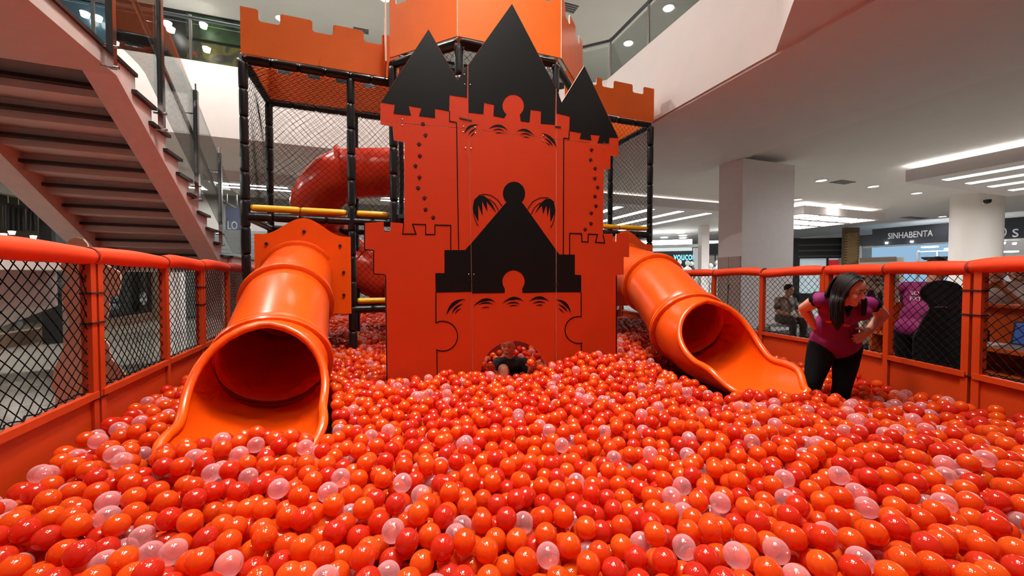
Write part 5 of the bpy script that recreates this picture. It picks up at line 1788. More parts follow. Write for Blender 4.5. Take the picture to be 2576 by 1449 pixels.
def hand(bm, wr, d, palm, thumb, s=1.0, curl=0.5):
    """wr wrist, d finger direction, palm = direction the palm faces, thumb = side of the thumb"""
    d = d.normalized()
    palm = (palm - d * palm.dot(d)).normalized()
    side = d.cross(palm).normalized()
    if side.dot(thumb) < 0:
        side = -side
    kn = wr + d * 0.085 * s
    for o in (-0.030, -0.010, 0.010, 0.029):
        bm_cap(bm, wr + side * o * 0.55 * s + d * 0.01 * s, 0.014 * s, kn + side * o * s, 0.0125 * s, 8)
    for o, l in ((0.031, 0.066), (0.0105, 0.076), (-0.0105, 0.071), (-0.031, 0.056)):
        p = kn + side * o * s
        dd = d + side * o * 2.0
        seg = [l * 0.45 * s, l * 0.32 * s, l * 0.25 * s]
        a = curl * 0.55
        rr = 0.0108 * s
        for k, ln in enumerate(seg):
            dd = (dd * math.cos(a) + palm * math.sin(a)).normalized()
            q = p + dd * ln
            bm_cap(bm, p, rr, q, rr * 0.9, 8)
            p = q; rr *= 0.92
            a = curl * 0.75
    p = wr + side * 0.028 * s + d * 0.025 * s
    q = p + (side * 0.8 + d * 0.55 + palm * 0.35).normalized() * 0.042 * s
    bm_cap(bm, p, 0.014 * s, q, 0.011 * s, 8)
    bm_cap(bm, q, 0.011 * s, q + (d * 0.8 + side * 0.25 + palm * 0.5 * curl).normalized() * 0.032 * s, 0.0085 * s, 8)
def head(bm, c, f, s=1.0, roll=0.0, child=False):
    f = f.normalized()
    sd = f.cross(ZX).normalized()
    up = sd.cross(f).normalized()
    if roll:
        q = Matrix.Rotation(roll, 3, f); sd = q @ sd; up = q @ up
    def L(a, b, u): return c + (f * a + sd * b + up * u) * s
    bm_ell(bm, L(-0.006, 0, 0.025), f, sd, up, 0.094 * s, 0.075 * s, 0.088 * s, 20)
    if child:
        bm_ell(bm, L(0.028, 0, -0.030), f, sd, up, 0.056 * s, 0.064 * s, 0.072 * s, 18)
        bm_ell(bm, L(0.062, 0, -0.092), f, sd, up, 0.020 * s, 0.028 * s, 0.016 * s)
        bm_cap(bm, L(0.078, 0, -0.012), 0.007 * s, L(0.090, 0, -0.034), 0.0105 * s)
        for g in (-1, 1):
            bm_cap(bm, L(-0.01, 0.050 * g, -0.045), 0.022 * s, L(0.052, 0.020 * g, -0.088), 0.020 * s)
            bm_ell(bm, L(0.048, 0.040 * g, -0.042), f, sd, up, 0.028 * s, 0.026 * s, 0.028 * s)
            bm_ell(bm, L(-0.008, 0.079 * g, -0.015), f, sd, up, 0.016 * s, 0.009 * s, 0.030 * s, 10)
        bm_cap(bm, L(0.078, -0.018, -0.068), 0.008 * s, L(0.078, 0.018, -0.068), 0.008 * s)
        return L, (f, sd, up)
    bm_ell(bm, L(0.030, 0, -0.035), f, sd, up, 0.058 * s, 0.058 * s, 0.082 * s, 18)
    for g in (-1, 1):
        bm_cap(bm, L(-0.01, 0.052 * g, -0.055), 0.020 * s, L(0.058, 0.014 * g, -0.102), 0.019 * s)
        bm_cap(bm, L(0.074, 0.016 * g, 0.020), 0.012 * s, L(0.064, 0.046 * g, 0.016), 0.012 * s)
        bm_ell(bm, L(0.058, 0.038 * g, -0.038), f, sd, up, 0.026 * s, 0.022 * s, 0.028 * s)
        bm_ell(bm, L(-0.008, 0.075 * g, -0.015), f, sd, up, 0.016 * s, 0.008 * s, 0.030 * s, 10)
        bm_cap(bm, L(0.086, 0.010 * g, -0.040), 0.008 * s, L(0.084, 0.012 * g, -0.042), 0.008 * s, 8)
    bm_cap(bm, L(0.078, 0, 0.006), 0.009 * s, L(0.101, 0, -0.034), 0.0115 * s)
    bm_cap(bm, L(0.080, -0.015, -0.066), 0.008 * s, L(0.080, 0.015, -0.066), 0.008 * s)
    bm_cap(bm, L(0.078, -0.013, -0.078), 0.009 * s, L(0.078, 0.013, -0.078), 0.009 * s)
    bm_ell(bm, L(0.064, 0, -0.103), f, sd, up, 0.022 * s, 0.026 * s, 0.018 * s)
    return L, (f, sd, up)
def face_parts(body, L, ax, s, lips, smile=0.0, brow='#2A1A14', teeth=False):
    f, sd, up = ax
    for g in (-1, 1):
        bm = bmesh.new()
        bm_ell(bm, L(0.0705, 0.031 * g, -0.004), f, sd, up, 0.0120 * s, 0.0140 * s, 0.0065 * s, 12)
        e = finish('eye', bm, mat('eye_white', '#B9AAA2', 0.25), body, smooth=True)
        bm = bmesh.new()
        bm_ell(bm, L(0.0795, 0.0305 * g, -0.004), f, sd, up, 0.004 * s, 0.0068 * s, 0.0070 * s, 10)
        finish('iris', bm, mat('iris_dark', '#1A0F0A', 0.2), e, smooth=True)
        bm = bmesh.new()
        chain(bm, [L(0.0845, 0.014 * g, 0.024), L(0.083, 0.032 * g, 0.028), L(0.070, 0.050 * g, 0.021)], [0.0030 * s, 0.0038 * s, 0.0022 * s], 8)
        finish('eyebrow', bm, mat('brow_' + brow[1:], brow, 0.7), body, smooth=True)
    bm = bmesh.new()
    cz = 0.012 * smile
    q = 0.004 if teeth else 0.0
    pts = [L(0.074, -0.025, -0.071 + cz), L(0.0845, -0.012, -0.0735 - q + cz * 0.3), L(0.0865, 0, -0.0740 - q), L(0.0845, 0.012, -0.0735 - q + cz * 0.3), L(0.074, 0.025, -0.071 + cz)]
    chain(bm, pts, [0.002 * s, 0.0052 * s, 0.0056 * s, 0.0052 * s, 0.002 * s], 8)
    mo = finish('lips', bm, mat('lips_' + lips[1:], lips, 0.4), body, smooth=True)
    if teeth:
        bm = bmesh.new()
        chain(bm, [L(0.0800, -0.017, -0.0655 + cz * 0.5), L(0.0878, 0, -0.0695), L(0.0800, 0.017, -0.0655 + cz * 0.5)], [0.0018 * s, 0.0032 * s, 0.0018 * s], 8)
        finish('teeth', bm, mat('teeth', '#E9E2D8', 0.3), mo, smooth=True)

from mathutils.bvhtree import BVHTree
def surf(o):
    off = wloc(o)
    me = o.data
    return BVHTree.FromPolygons([v.co + off for v in me.vertices], [tuple(q.vertices) for q in me.polygons])
def hit(tree, px, py):
    d = ray(px, py).normalized()
    r = tree.ray_cast(CAM, d)
    return r[0], r[1]
def decal(name, tree, poly, m, parent, n=6, lift=0.003):
    """thin patch of cloth or print laid on a surface; poly = 4 pixel corners"""
    (a, b, c, d) = [Vector((x, y, 0)) for x, y in poly]
    bm = bmesh.new()
    G = []
    for i in range(n + 1):
        row = []
        for j in range(n + 1):
            p = a.lerp(b, i / n).lerp(d.lerp(c, i / n), j / n)
            h, nr = hit(tree, p.x, p.y)
            row.append(bm.verts.new(h + nr * lift) if h is not None else None)
        G.append(row)
    for i in range(n):
        for j in range(n):
            q = (G[i][j], G[i + 1][j], G[i + 1][j + 1], G[i][j + 1])
            if all(q) and max((q[k].co - q[k - 1].co).length for k in range(4)) < 0.06:
                bm.faces.new(q)
    r = bmesh.ops.extrude_face_region(bm, geom=list(bm.faces))
    for v in [g for g in r['geom'] if isinstance(g, bmesh.types.BMVert)]:
        v.co += (CAM - v.co).normalized() * 0.002
    return finish(name, bm, m, parent, smooth=True)
SKIN_A = mat('skin_light', '#D09A80', 0.5, var=0.03, vscale=20)
SKIN_B = mat('skin_tan', '#D89A7C', 0.5, var=0.03, vscale=20)
M_BLKC = mat('black_cloth', '#050506', 0.85, spec=0.2)
M_PINK = mat('magenta_cloth', '#7E1058', 0.75, var=0.05, vscale=8, bump=0.15, bscale=30)
M_HAIR = mat('dark_brown_hair', '#140A08', 0.62, spec=0.3, var=0.2, vscale=60)

def woman():
    A = at_y
    root_p = A(2090, 980, 3.37); root_p.z = 0.04
    t = empty('person', root_p, 'person in a magenta top and black trousers bending forward, hands on hips, in the balls', 'person')
    pel, wa, ch = A(2098, 862, 3.38), A(2102, 828, 3.33), A(2118, 780, 3.20)
    nk, hd = A(2126, 748, 3.08), A(2139, 727, 3.00)
    shL, shR = A(2062, 752, 3.14), A(2188, 764, 3.12)
    elL, elR = A(2022, 775, 3.34), A(2222, 792, 3.28)
    wrL, wrR = A(2049, 822, 3.36), A(2180, 838, 3.20)
    hpL, hpR = A(2068, 872, 3.38), A(2132, 872, 3.38)
    knL, knR = A(2046, 958, 3.36), A(2119, 968, 3.30)
    anL = Vector((knL.x - 0.03, knL.y + 0.08, 0.10)); anR = Vector((knR.x - 0.01, knR.y + 0.08, 0.10))
    fd = Vector((0.40, -0.84, -0.36))
    bm = bmesh.new()
    L, ax = head(bm, hd, fd, 1.0, 0.10)
    bm_cap(bm, nk + Vector((0, 0.02, -0.03)), 0.055, L(-0.025, 0, -0.065), 0.047)
    bm_cap(bm, shL, 0.045, nk + Vector((0, 0.05, -0.05)), 0.04); bm_cap(bm, shR, 0.045, nk + Vector((0, 0.05, -0.05)), 0.04)
    bm_cap(bm, ch + Vector((0, 0.05, 0)), 0.075, wa, 0.08); bm_cap(bm, wa, 0.08, pel, 0.10); bm_cap(bm, ch + Vector((0, 0.05, 0)), 0.075, nk + Vector((0, 0.06, -0.06)), 0.05)
    for sh, el, wr in ((shL, elL, wrL), (shR, elR, wrR)):
        chain(bm, [sh, sh.lerp(el, 0.5), el, el.lerp(wr, 0.3), wr], [0.052, 0.050, 0.041, 0.041, 0.027])
    hand(bm, wrL, Vector((0.55, -0.1, -0.75)), Vector((1, 0.0, 0.2)), Vector((0.2, 0.6, 0.6)), 1.0, 0.45)
    hand(bm, wrR, Vector((-0.80, -0.35, -0.28)), Vector((-0.3, 0.9, -0.1)), Vector((0, 0, 1)), 1.0, 0.30)
    for hp, kn, an in ((hpL, knL, anL), (hpR, knR, anR)):
        chain(bm, [hp, kn, an], [0.085, 0.055, 0.042]); bm_cap(bm, an, 0.04, an + Vector((0.02, -0.14, -0.04)), 0.03)
    body = blob('body', bm, SKIN_A, t, 0.0050, 2)
    face_parts(body, L, ax, 1.0, '#8E3A3A', 0.5)
    # top
    bm = bmesh.new()
    for sh in (shL, shR):
        bm_cap(bm, sh + Vector((0, 0.005, -0.004)), 0.064, nk + Vector((0, 0.05, -0.062)), 0.060, 16)
        bm_cap(bm, sh + Vector((0, 0.005, -0.01)), 0.064, ch + Vector((0, 0, 0.02)), 0.11, 16)
    bm_ell(bm, ch + Vector((0, 0.01, 0.01)), EX, EY, EZ, 0.170, 0.135, 0.15, 20)
    for g, off in ((-1, -0.075), (1, 0.085)):
        bm_ell(bm, ch + Vector((off, -0.085, -0.01)), EX, EY, EZ, 0.070, 0.066, 0.072, 16)
    bm_ell(bm, wa + Vector((0, 0, 0.02)), EX, EY, EZ, 0.168, 0.135, 0.16, 20)
    bm_ell(bm, pel + Vector((0, -0.01, 0.02)), EX, EY, EZ, 0.198, 0.160, 0.150, 20)
    bm_cap(bm, wa, 0.135, pel + Vector((0.0, -0.02, 0.01)), 0.150, 18)
    top = blob('blouse', bm, M_PINK, t, 0.009, 5)
    # curved hem
    # ruffled cap sleeves
    for sh, el in ((shL, elL), (shR, elR)):
        d = (el - sh).normalized()
        s_, u_ = frame_of(d)
        bm = bmesh.new()
        rings = []
        for k, (rr, h) in enumerate(((0.060, -0.012), (0.066, 0.008), (0.071, 0.022), (0.068, 0.024), (0.056, 0.004))):
            rings.append([bm.verts.new(sh + d * (h + (0.006 * math.sin(j * 2.6) if k in (2, 3) else 0)) + (s_ * math.cos(2 * PI * j / 28) + u_ * math.sin(2 * PI * j / 28)) * (rr + (0.005 * math.sin(j * 1.9) if k in (2, 3) else 0))) for j in range(28)])
        for a, b in zip(rings[:-1], rings[1:]):
            for j in range(28):
                bm.faces.new((a[j], a[(j + 1) % 28], b[(j + 1) % 28], b[j]))
        finish('ruffle_sleeve', bm, M_BLKC, top, smooth=True)
    # dark V collar and chest print, pressed just proud of the cloth
    tr = surf(top)
    decal('collar', tr, [(2120, 762), (2150, 762), (2134, 797), (2130, 797)], M_BLKC, top)
    M_PRT = mat('print_orange', '#D0602E', 0.6)
    decal('chest_print', tr, [(2076, 806), (2100, 808), (2100, 812), (2080, 811)], M_PRT, top)
    decal('chest_print', tr, [(2117, 813), (2138, 817), (2137, 822), (2118, 819)], M_PRT, top)
    # trousers
    bm = bmesh.new()
    bm_ell(bm, pel + Vector((0, 0.02, -0.02)), EX, EY, EZ, 0.180, 0.14, 0.13, 18)
    for hp, kn, an in ((hpL, knL, anL), (hpR, knR, anR)):
        chain(bm, [hp, hp.lerp(kn, 0.5), kn, kn.lerp(an, 0.35), an], [0.108, 0.094, 0.070, 0.066, 0.05], 14)
    blob('trousers', bm, M_BLKC, t, 0.010, 4)
    for an in (anL, anR):
        bm = bmesh.new()
        bm_cap(bm, an + Vector((0, 0.03, -0.05)), 0.045, an + Vector((0.03, -0.15, -0.055)), 0.038)
        blob('shoe', bm, mat('shoe_dark', '#1A1A1C', 0.5), t, 0.008, 2)
    # hair: scalp plus many long strands parted in the middle
    f, sd, up = ax
    rnd = random.Random(4)
    bm = bmesh.new()
    bm_ell(bm, L(-0.020, 0, 0.034), f, sd, up, 0.090, 0.082, 0.090, 18)
    bm_ell(bm, L(-0.050, 0, -0.02), f, sd, up, 0.060, 0.078, 0.085, 16)
    def lock(pts, r):
        q = catmull(pts, 4)
        n = len(q)
        bm_tube(bm, q, [r * (0.75 + 0.5 * math.sin(PI * min(0.5, k / n))) * (1.0 if k < n * 0.7 else max(0.12, 1 - (k / n - 0.7) / 0.32)) for k in range(n)], 6)
    for k in range(70):                       # falls in front of the chest
        g = rnd.random()
        a = -0.075 + 0.135 * g
        w = rnd.uniform(-1, 1)
        e = A(2090 + 32 * g + 3 * w, 806 + 22 * math.sin(PI * g) + 6 * w, 2.975 + 0.03 * rnd.random())
        m_ = A(2088 + 34 * g + 4 * w, 762, 2.955 + 0.05 * (1 - g) + 0.02 * rnd.random())
        lock([L(a, 0.004, 0.122 - 1.2 * (a + 0.01) ** 2 * 6), L(a * 0.95 - 0.004, 0.055, 0.098), L(a * 0.8 - 0.012, 0.090, 0.035), L(a * 0.75 - 0.01, 0.094 + 0.008 * w, -0.045), m_, e], 0.0062)
    for k in range(44):                       # the other side, behind the cheek
        g = rnd.random()
        a = -0.08 + 0.115 * g
        w = rnd.uniform(-1, 1)
        e = A(2166 + 11 * g + 2 * w, 782 + 14 * rnd.random(), 3.02 + 0.03 * rnd.random())
        m_ = A(2166 + 12 * g + 2 * w, 752, 3.01 + 0.03 * rnd.random())
        lock([L(a, -0.004, 0.122 - 1.2 * (a + 0.01) ** 2 * 6), L(a * 0.95 - 0.004, -0.055, 0.098), L(a * 0.8 - 0.012, -0.090, 0.035), L(a * 0.7 - 0.02, -0.094, -0.04), m_, e], 0.006)
    for k in range(40):                       # down the back
        w = rnd.uniform(-1, 1)
        lock([L(-0.03, 0.02 * w, 0.122), L(-0.102, 0.05 * w, 0.06), L(-0.108, 0.068 * w, -0.04), L(-0.095, 0.075 * w, -0.10), nk + Vector((0.03 + 0.05 * w, 0.09 + 0.02 * rnd.random(), -0.03))], 0.0075)
    finish('hair', bm, M_HAIR, t, smooth=True)
    return t
woman()


def boy():
    A = at_y
    Y = 4.22
    base = A(1283, 950, Y); base.z = 0.04
    t = empty('person', base, 'smiling child in a dark T-shirt sitting in the castle doorway holding two balls', 'person')
    s = 0.86
    hd = A(1278, 869, 4.13)
    nk, ch, wa = A(1283, 895, 4.17), A(1287, 916, 4.20), A(1287, 945, 4.26)
    shL, shR = A(1254, 911, 4.17), A(1319, 912, 4.17)
    elL, elR = A(1241, 935, 4.12), A(1333, 940, 4.10)
    wrL, wrR = A(1236, 936, 3.93), A(1334, 925, 3.93)
    pel = Vector((wa.x, wa.y + 0.02, 0.30))
    knL, knR = A(1266, 929, 3.93), A(1318, 962, 3.92)
    anL = Vector((knL.x - 0.01, knL.y - 0.03, 0.14)); anR = Vector((knR.x + 0.05, knR.y - 0.02, 0.14))
    fd = Vector((-0.18, -0.97, -0.02))
    bm = bmesh.new()
    L, ax = head(bm, hd, fd, s * 1.08, -0.08, child=True)
    bm_cap(bm, nk + ZX * -0.02, 0.042, L(-0.02, 0, -0.06), 0.040)
    bm_cap(bm, ch, 0.085, wa, 0.085); bm_cap(bm, wa, 0.085, pel, 0.09)
    bm_cap(bm, shL, 0.036, nk + ZX * -0.04, 0.036); bm_cap(bm, shR, 0.036, nk + ZX * -0.04, 0.036)
    for sh, el, wr in ((shL, elL, wrL), (shR, elR, wrR)):
        chain(bm, [sh, el, wr], [0.040, 0.033, 0.023])
    hand(bm, wrL, Vector((-0.05, -0.35, 0.9)), Vector((0.1, -0.9, -0.3)), Vector((1, 0, 0)), 0.72, 1.0)
    hand(bm, wrR, Vector((0.05, -0.35, 0.9)), Vector((-0.1, -0.9, -0.3)), Vector((-1, 0, 0)), 0.72, 1.0)
    for hp, kn, an in ((pel + Vector((-0.07, 0, 0)), knL, anL), (pel + Vector((0.07, 0, 0)), knR, anR)):
        chain(bm, [hp, kn, an], [0.075, 0.056, 0.040]); bm_cap(bm, an, 0.036, an + Vector((0, -0.10, -0.04)), 0.028)
    body = blob('body', bm, SKIN_B, t, 0.0055, 3)
    face_parts(body, L, ax, s * 1.08, '#A0524A', 1.0, '#7A5438', teeth=True)
    bm = bmesh.new()
    bm_ell(bm, ch + ZX * -0.01, EX, EY, EZ, 0.145, 0.105, 0.10, 18)
    bm_ell(bm, wa, EX, EY, EZ, 0.14, 0.11, 0.15, 18)
    for sh, el in ((shL, elL), (shR, elR)):
        bm_cap(bm, sh, 0.058, sh.lerp(el, 0.62), 0.056, 12)
    bm_cap(bm, shL, 0.050, nk + ZX * -0.045, 0.045, 12); bm_cap(bm, shR, 0.050, nk + ZX * -0.045, 0.045, 12)
    blob('t_shirt', bm, mat('charcoal_cloth', '#17151A', 0.8, bump=0.2, bscale=25), t, 0.008, 4)
    bm = bmesh.new()
    bm_cap(bm, pel + Vector((-0.07, 0, 0)), 0.088, (pel + Vector((-0.07, 0, 0))).lerp(knL, 0.6), 0.078)
    bm_cap(bm, pel + Vector((0.07, 0, 0)), 0.088, (pel + Vector((0.07, 0, 0))).lerp(knR, 0.6), 0.078)
    bm_cap(bm, pel + Vector((-0.06, 0, 0)), 0.10, pel + Vector((0.06, 0, 0)), 0.10)
    blob('shorts', bm, M_BLKC, t, 0.009, 3)
    bm = bmesh.new()
    f, sd, up = ax
    k = s * 1.05
    bm_ell(bm, L(-0.016, 0, 0.034), f, sd, up, 0.093 * k, 0.079 * k, 0.088 * k, 16)
    blob('hair', bm, mat('short_brown_hair', '#5A4030', 0.8), t, 0.006, 2)
    # the two balls held up in the hands
    for wr, lab in ((wrL, 'orange plastic ball held up in the child\'s right hand'), (wrR, 'orange plastic ball held up in the child\'s left hand')):
        o = ball_obj(wr + Vector((0.0, -0.062, 0.066)), 0, lab, 'balls held by the child')
    return t
boy()

def stander(name_label, J, shirt, pants, hair, skin, head_s=1.0, fd=None, vox=0.009, arms=True, short=True):
    """J: dict of joints"""
    t = empty('person', Vector((J['pel'].x, J['pel'].y, 0)), name_label, 'person')
    bm = bmesh.new()
    L, ax = head(bm, J['hd'], fd, head_s)
    bm_cap(bm, J['nk'] - ZX * 0.03, 0.055, L(-0.02, 0, -0.06), 0.05)
    bm_cap(bm, J['ch'], 0.11, J['pel'], 0.11)
    bm_cap(bm, J['shL'], 0.05, J['shR'], 0.05)
    for k in 'LR':
        chain(bm, [J['sh' + k], J['el' + k], J['wr' + k]], [0.050, 0.042, 0.028])
        dirv = (J['wr' + k] - J['el' + k]).normalized()
        hand(bm, J['wr' + k], dirv, Vector((0, -0.5, -0.8)), Vector((0, 0, 1)), 0.95, 0.4)
        hp = J['pel'] + J['side'] * (0.09 if k == 'R' else -0.09)
        an = Vector((hp.x, hp.y, 0.09))
        chain(bm, [hp, hp.lerp(an, 0.5), an], [0.085, 0.06, 0.042])
        bm_cap(bm, an, 0.04, an + Vector((fd.x, fd.y, 0)) * 0.14 - ZX * 0.045, 0.03)
    body = blob('body', bm, skin, t, vox * 0.8, 3)
    face_parts(body, L, ax, head_s, '#8E4A40', 0.2)
    bm = bmesh.new()
    f, sd, up = ax
    fx, sx = Vector((fd.x, fd.y, 0)).normalized(), J['side']
    bm_cap(bm, J['shL'], 0.066, J['shR'], 0.066, 14)
    bm_ell(bm, J['ch'], sx, fx, EZ, 0.19, 0.13, 0.18, 18)
    bm_ell(bm, J['ch'].lerp(J['pel'], 0.6), sx, fx, EZ, 0.18, 0.135, 0.22, 18)
    bm_ell(bm, J['pel'] + ZX * 0.04, sx, fx, EZ, 0.19, 0.14, 0.13, 18)
    for k in 'LR':
        bm_cap(bm, J['sh' + k], 0.066, J['sh' + k].lerp(J['el' + k], 0.75 if short else 1.0), 0.062, 12)
    top = blob('shirt', bm, shirt, t, vox, 4)
    bm = bmesh.new()
    bm_ell(bm, J['pel'], sx, fx, EZ, 0.18, 0.13, 0.12, 16)
    for g in (-1, 1):
        hp = J['pel'] + sx * 0.09 * g
        chain(bm, [hp, Vector((hp.x, hp.y, 0.5)), Vector((hp.x, hp.y, 0.10))], [0.105, 0.075, 0.06])
    blob('trousers', bm, pants, t, 0.012, 3)
    bm = bmesh.new()
    bm_ell(bm, L(-0.02, 0, 0.036), f, sd, up, 0.094 * head_s, 0.084 * head_s, 0.088 * head_s, 16)
    bm_ell(bm, L(-0.045, 0, -0.02), f, sd, up, 0.06 * head_s, 0.078 * head_s, 0.07 * head_s, 14)
    blob('hair', bm, hair, t, 0.008, 2)
    return t, top
# member of staff at the desk, seen from behind
P = Vector((4.10, 3.86, 0))
sx = Vector((0.25, -0.97, 0)).normalized(); fx = Vector((0.97, 0.25, 0)).normalized()
J = dict(side=sx, pel=P + ZX * 0.90, ch=P + fx * 0.12 + ZX * 1.22, nk=P + fx * 0.2 + ZX * 1.42, hd=P + fx * 0.26 + ZX * 1.545)
for k, g in (('L', -1), ('R', 1)):
    J['sh' + k] = J['ch'] + sx * 0.17 * g + ZX * 0.13
    J['el' + k] = J['ch'] + sx * 0.24 * g + fx * 0.16 - ZX * 0.10
    J['wr' + k] = J['ch'] + sx * 0.12 * g + fx * 0.36 - ZX * 0.22
t, top = stander('person in a magenta shirt standing at the reception desk behind the black figure board', J, M_PINK, M_BLKC, M_HAIR, SKIN_A, 1.0, Vector((0.97, 0.25, -0.35)))
tr = surf(top)
for s, px, py, w in (('SO', 2304, 738, 0.08), ('ERT', 2306, 752, 0.10)):
    h, nr = hit(tr, px, py)
    if h is not None:
        nr = Vector((nr.x, nr.y, 0)).normalized()
        text_mesh('back_print', s, h + nr * 0.012, ZX.cross(nr), ZX, 0.055, mat('print_white', '#E8D8E0', 0.6), top, depth=0.002, fit=w)
# two customers across the desk
def customer(P, fxy, label, shirt, pants, hair, skin, hh, arms, short=True):
    fx = Vector((fxy[0], fxy[1], 0)).normalized(); sx = Vector((fx.y, -fx.x, 0))
    k = hh / 1.7
    J = dict(side=sx, pel=P + ZX * 0.92 * k, ch=P + fx * 0.05 + ZX * 1.24 * k, nk=P + fx * 0.08 + ZX * 1.46 * k, hd=P + fx * 0.11 + ZX * 1.585 * k)
    for q, g in (('L', -1), ('R', 1)):
        J['sh' + q] = J['ch'] + sx * 0.18 * g + ZX * 0.14
        e, w = arms[q]
        J['el' + q] = J['ch'] + sx * e[0] * g + fx * e[1] + ZX * e[2]
        J['wr' + q] = J['ch'] + sx * w[0] * g + fx * w[1] + ZX * w[2]
    return stander(label, J, shirt, pants, hair, skin, 1.0, Vector((fx.x, fx.y, -0.3)), short=short)[0]
WH = mat('white_shirt_cloth', '#CFC6C6', 0.8, bump=0.2, bscale=25)
customer(Vector((5.62, 4.45, 0)), (-0.8, -0.6), 'person in a white shirt holding a phone across the reception desk', WH, mat('grey_trousers', '#3A3A40', 0.8), mat('grey_hair', '#6A625C', 0.7), SKIN_B, 1.66,
         dict(L=((0.22, 0.14, -0.10), (0.06, 0.26, 0.12)), R=((0.22, 0.14, -0.10), (0.06, 0.26, 0.12))))
customer(Vector((6.25, 4.75, 0)), (-0.7, -0.7), 'person in a black T-shirt leaning an arm near the reception desk', M_BLKC, mat('blue_jeans', '#2A3450', 0.8), M_HAIR, SKIN_A, 1.62,
         dict(L=((0.26, 0.10, -0.12), (0.05, 0.24, -0.16)), R=((0.26, 0.10, -0.12), (0.05, 0.24, -0.16))))
# seated visitor by the pillar
P = at_y(1982, 790, 8.3)
t = empty('bench', Vector((P.x, 8.45, 0)), 'low pale bench beside the square pillar', 'bench')
box('seat', (P.x + 0.05, 8.45, 0.43), (1.1, 0.42, 0.06), M_SHELF, t)
for dx in (-0.42, 0.52):
    box('leg', (P.x + dx, 8.45, 0.2), (0.06, 0.36, 0.40), M_STEEL, t)
t = empty('person', Vector((P.x, 8.2, 0)), 'person in patterned clothes sitting on the bench by the pillar', 'person')
bm = bmesh.new()
hd, nk, ch, pel = Vector((P.x, 8.28, 1.20)), Vector((P.x, 8.34, 1.04)), Vector((P.x, 8.38, 0.86)), Vector((P.x, 8.42, 0.56))
L, ax = head(bm, hd, Vector((0.3, -0.9, -0.3)), 1.0)
bm_cap(bm, nk, 0.05, hd - ZX * 0.06, 0.048); bm_cap(bm, ch, 0.10, pel, 0.11)
for g in (-1, 1):
    chain(bm, [ch + Vector((0.17 * g, 0, 0.12)), ch + Vector((0.22 * g, -0.05, -0.12)), ch + Vector((0.10 * g, -0.28, -0.18))], [0.048, 0.04, 0.028])
    hand(bm, ch + Vector((0.10 * g, -0.28, -0.18)), Vector((-0.3 * g, -0.9, -0.2)), Vector((0, 0, -1)), Vector((-g, 0, 0)), 0.95, 0.4)
    chain(bm, [pel + Vector((0.09 * g, 0, 0)), pel + Vector((0.11 * g, -0.42, -0.02)), Vector((P.x + 0.11 * g, 7.98, 0.09))], [0.08, 0.06, 0.042])
    bm_cap(bm, Vector((P.x + 0.11 * g, 7.98, 0.07)), 0.04, Vector((P.x + 0.11 * g, 7.84, 0.04)), 0.03)
body = blob('body', bm, SKIN_A, t, 0.008, 3)
face_parts(body, L, ax, 1.0, '#8E4A40', 0.2)
bm = bmesh.new()
bm_ell(bm, ch, EX, EY, EZ, 0.19, 0.13, 0.20, 16); bm_ell(bm, pel + ZX * 0.05, EX, EY, EZ, 0.18, 0.14, 0.14, 16)
bm_cap(bm, ch + Vector((-0.17, 0, 0.12)), 0.066, ch + Vector((0.17, 0, 0.12)), 0.066)
for g in (-1, 1):
    bm_cap(bm, ch + Vector((0.17 * g, 0, 0.12)), 0.064, ch + Vector((0.21 * g, -0.04, -0.05)), 0.06)
blob('blouse', bm, art_mat('floral_cloth', ['#2A1E20', '#8A7A70', '#3A2A28', '#B89A88'], 5), t, 0.010, 4)
bm = bmesh.new()
for g in (-1, 1):
    chain(bm, [pel + Vector((0.09 * g, 0, 0)), pel + Vector((0.11 * g, -0.42, -0.01)), Vector((P.x + 0.11 * g, 7.99, 0.16))], [0.10, 0.075, 0.055])
blob('trousers', bm, mat('dark_floral_trousers', '#4A3A34', 0.8, var=0.4, vscale=25), t, 0.010, 3)
bm = bmesh.new(); f_, sd_, up_ = ax
bm_ell(bm, L(-0.02, 0, 0.036), f_, sd_, up_, 0.096, 0.086, 0.09, 14)
blob('hair', bm, M_HAIR, t, 0.009, 2)

# ================================================================== reception desk and figure boards
M_DESK = mat('orange_desk_laminate', '#C4521C', 0.45, var=0.05)
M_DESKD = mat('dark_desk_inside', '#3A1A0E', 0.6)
X0, X1, Ya, Yb = 4.52, 5.08, 1.6, 4.80
t = empty('reception_desk', Vector(((X0 + X1) / 2, (Ya + Yb) / 2, 0)), 'orange reception desk with worktop and shelf outside the right fence', 'desk')
def sidepanel(y):
    prism('side_panel', [Vector((X0, y, 0)), Vector((X1, y, 0)), Vector((X1, y, 1.15)), Vector((X0 + 0.30, y, 1.15)), Vector((X0, y, 0.80))], Vector((0, 0.03, 0)), M_DESK, t)
sidepanel(Yb); sidepanel(Ya)
box('worktop', ((X0 + X1) / 2, (Ya + Yb) / 2 + 0.015, 0.775), (X1 - X0 - 0.01, Yb - Ya - 0.03, 0.035), M_DESK, t)
box('lower_shelf', ((X0 + X1) / 2 + 0.03, (Ya + Yb) / 2 + 0.015, 0.53), (X1 - X0 - 0.08, Yb - Ya - 0.03, 0.025), M_DESK, t)
box('back_panel', (X1 + 0.015, (Ya + Yb) / 2 + 0.015, 0.575), (0.03, Yb - Ya + 0.03, 1.15), M_DESK, t)
box('counter_top', (X1 + 0.06, (Ya + Yb) / 2 + 0.015, 1.165), (0.26, Yb - Ya + 0.06, 0.03), M_DESK, t)
box('inner_panel', (X1 - 0.01, (Ya + Yb) / 2 + 0.015, 0.26), (0.01, Yb - Ya - 0.03, 0.5), M_DESKD, t)
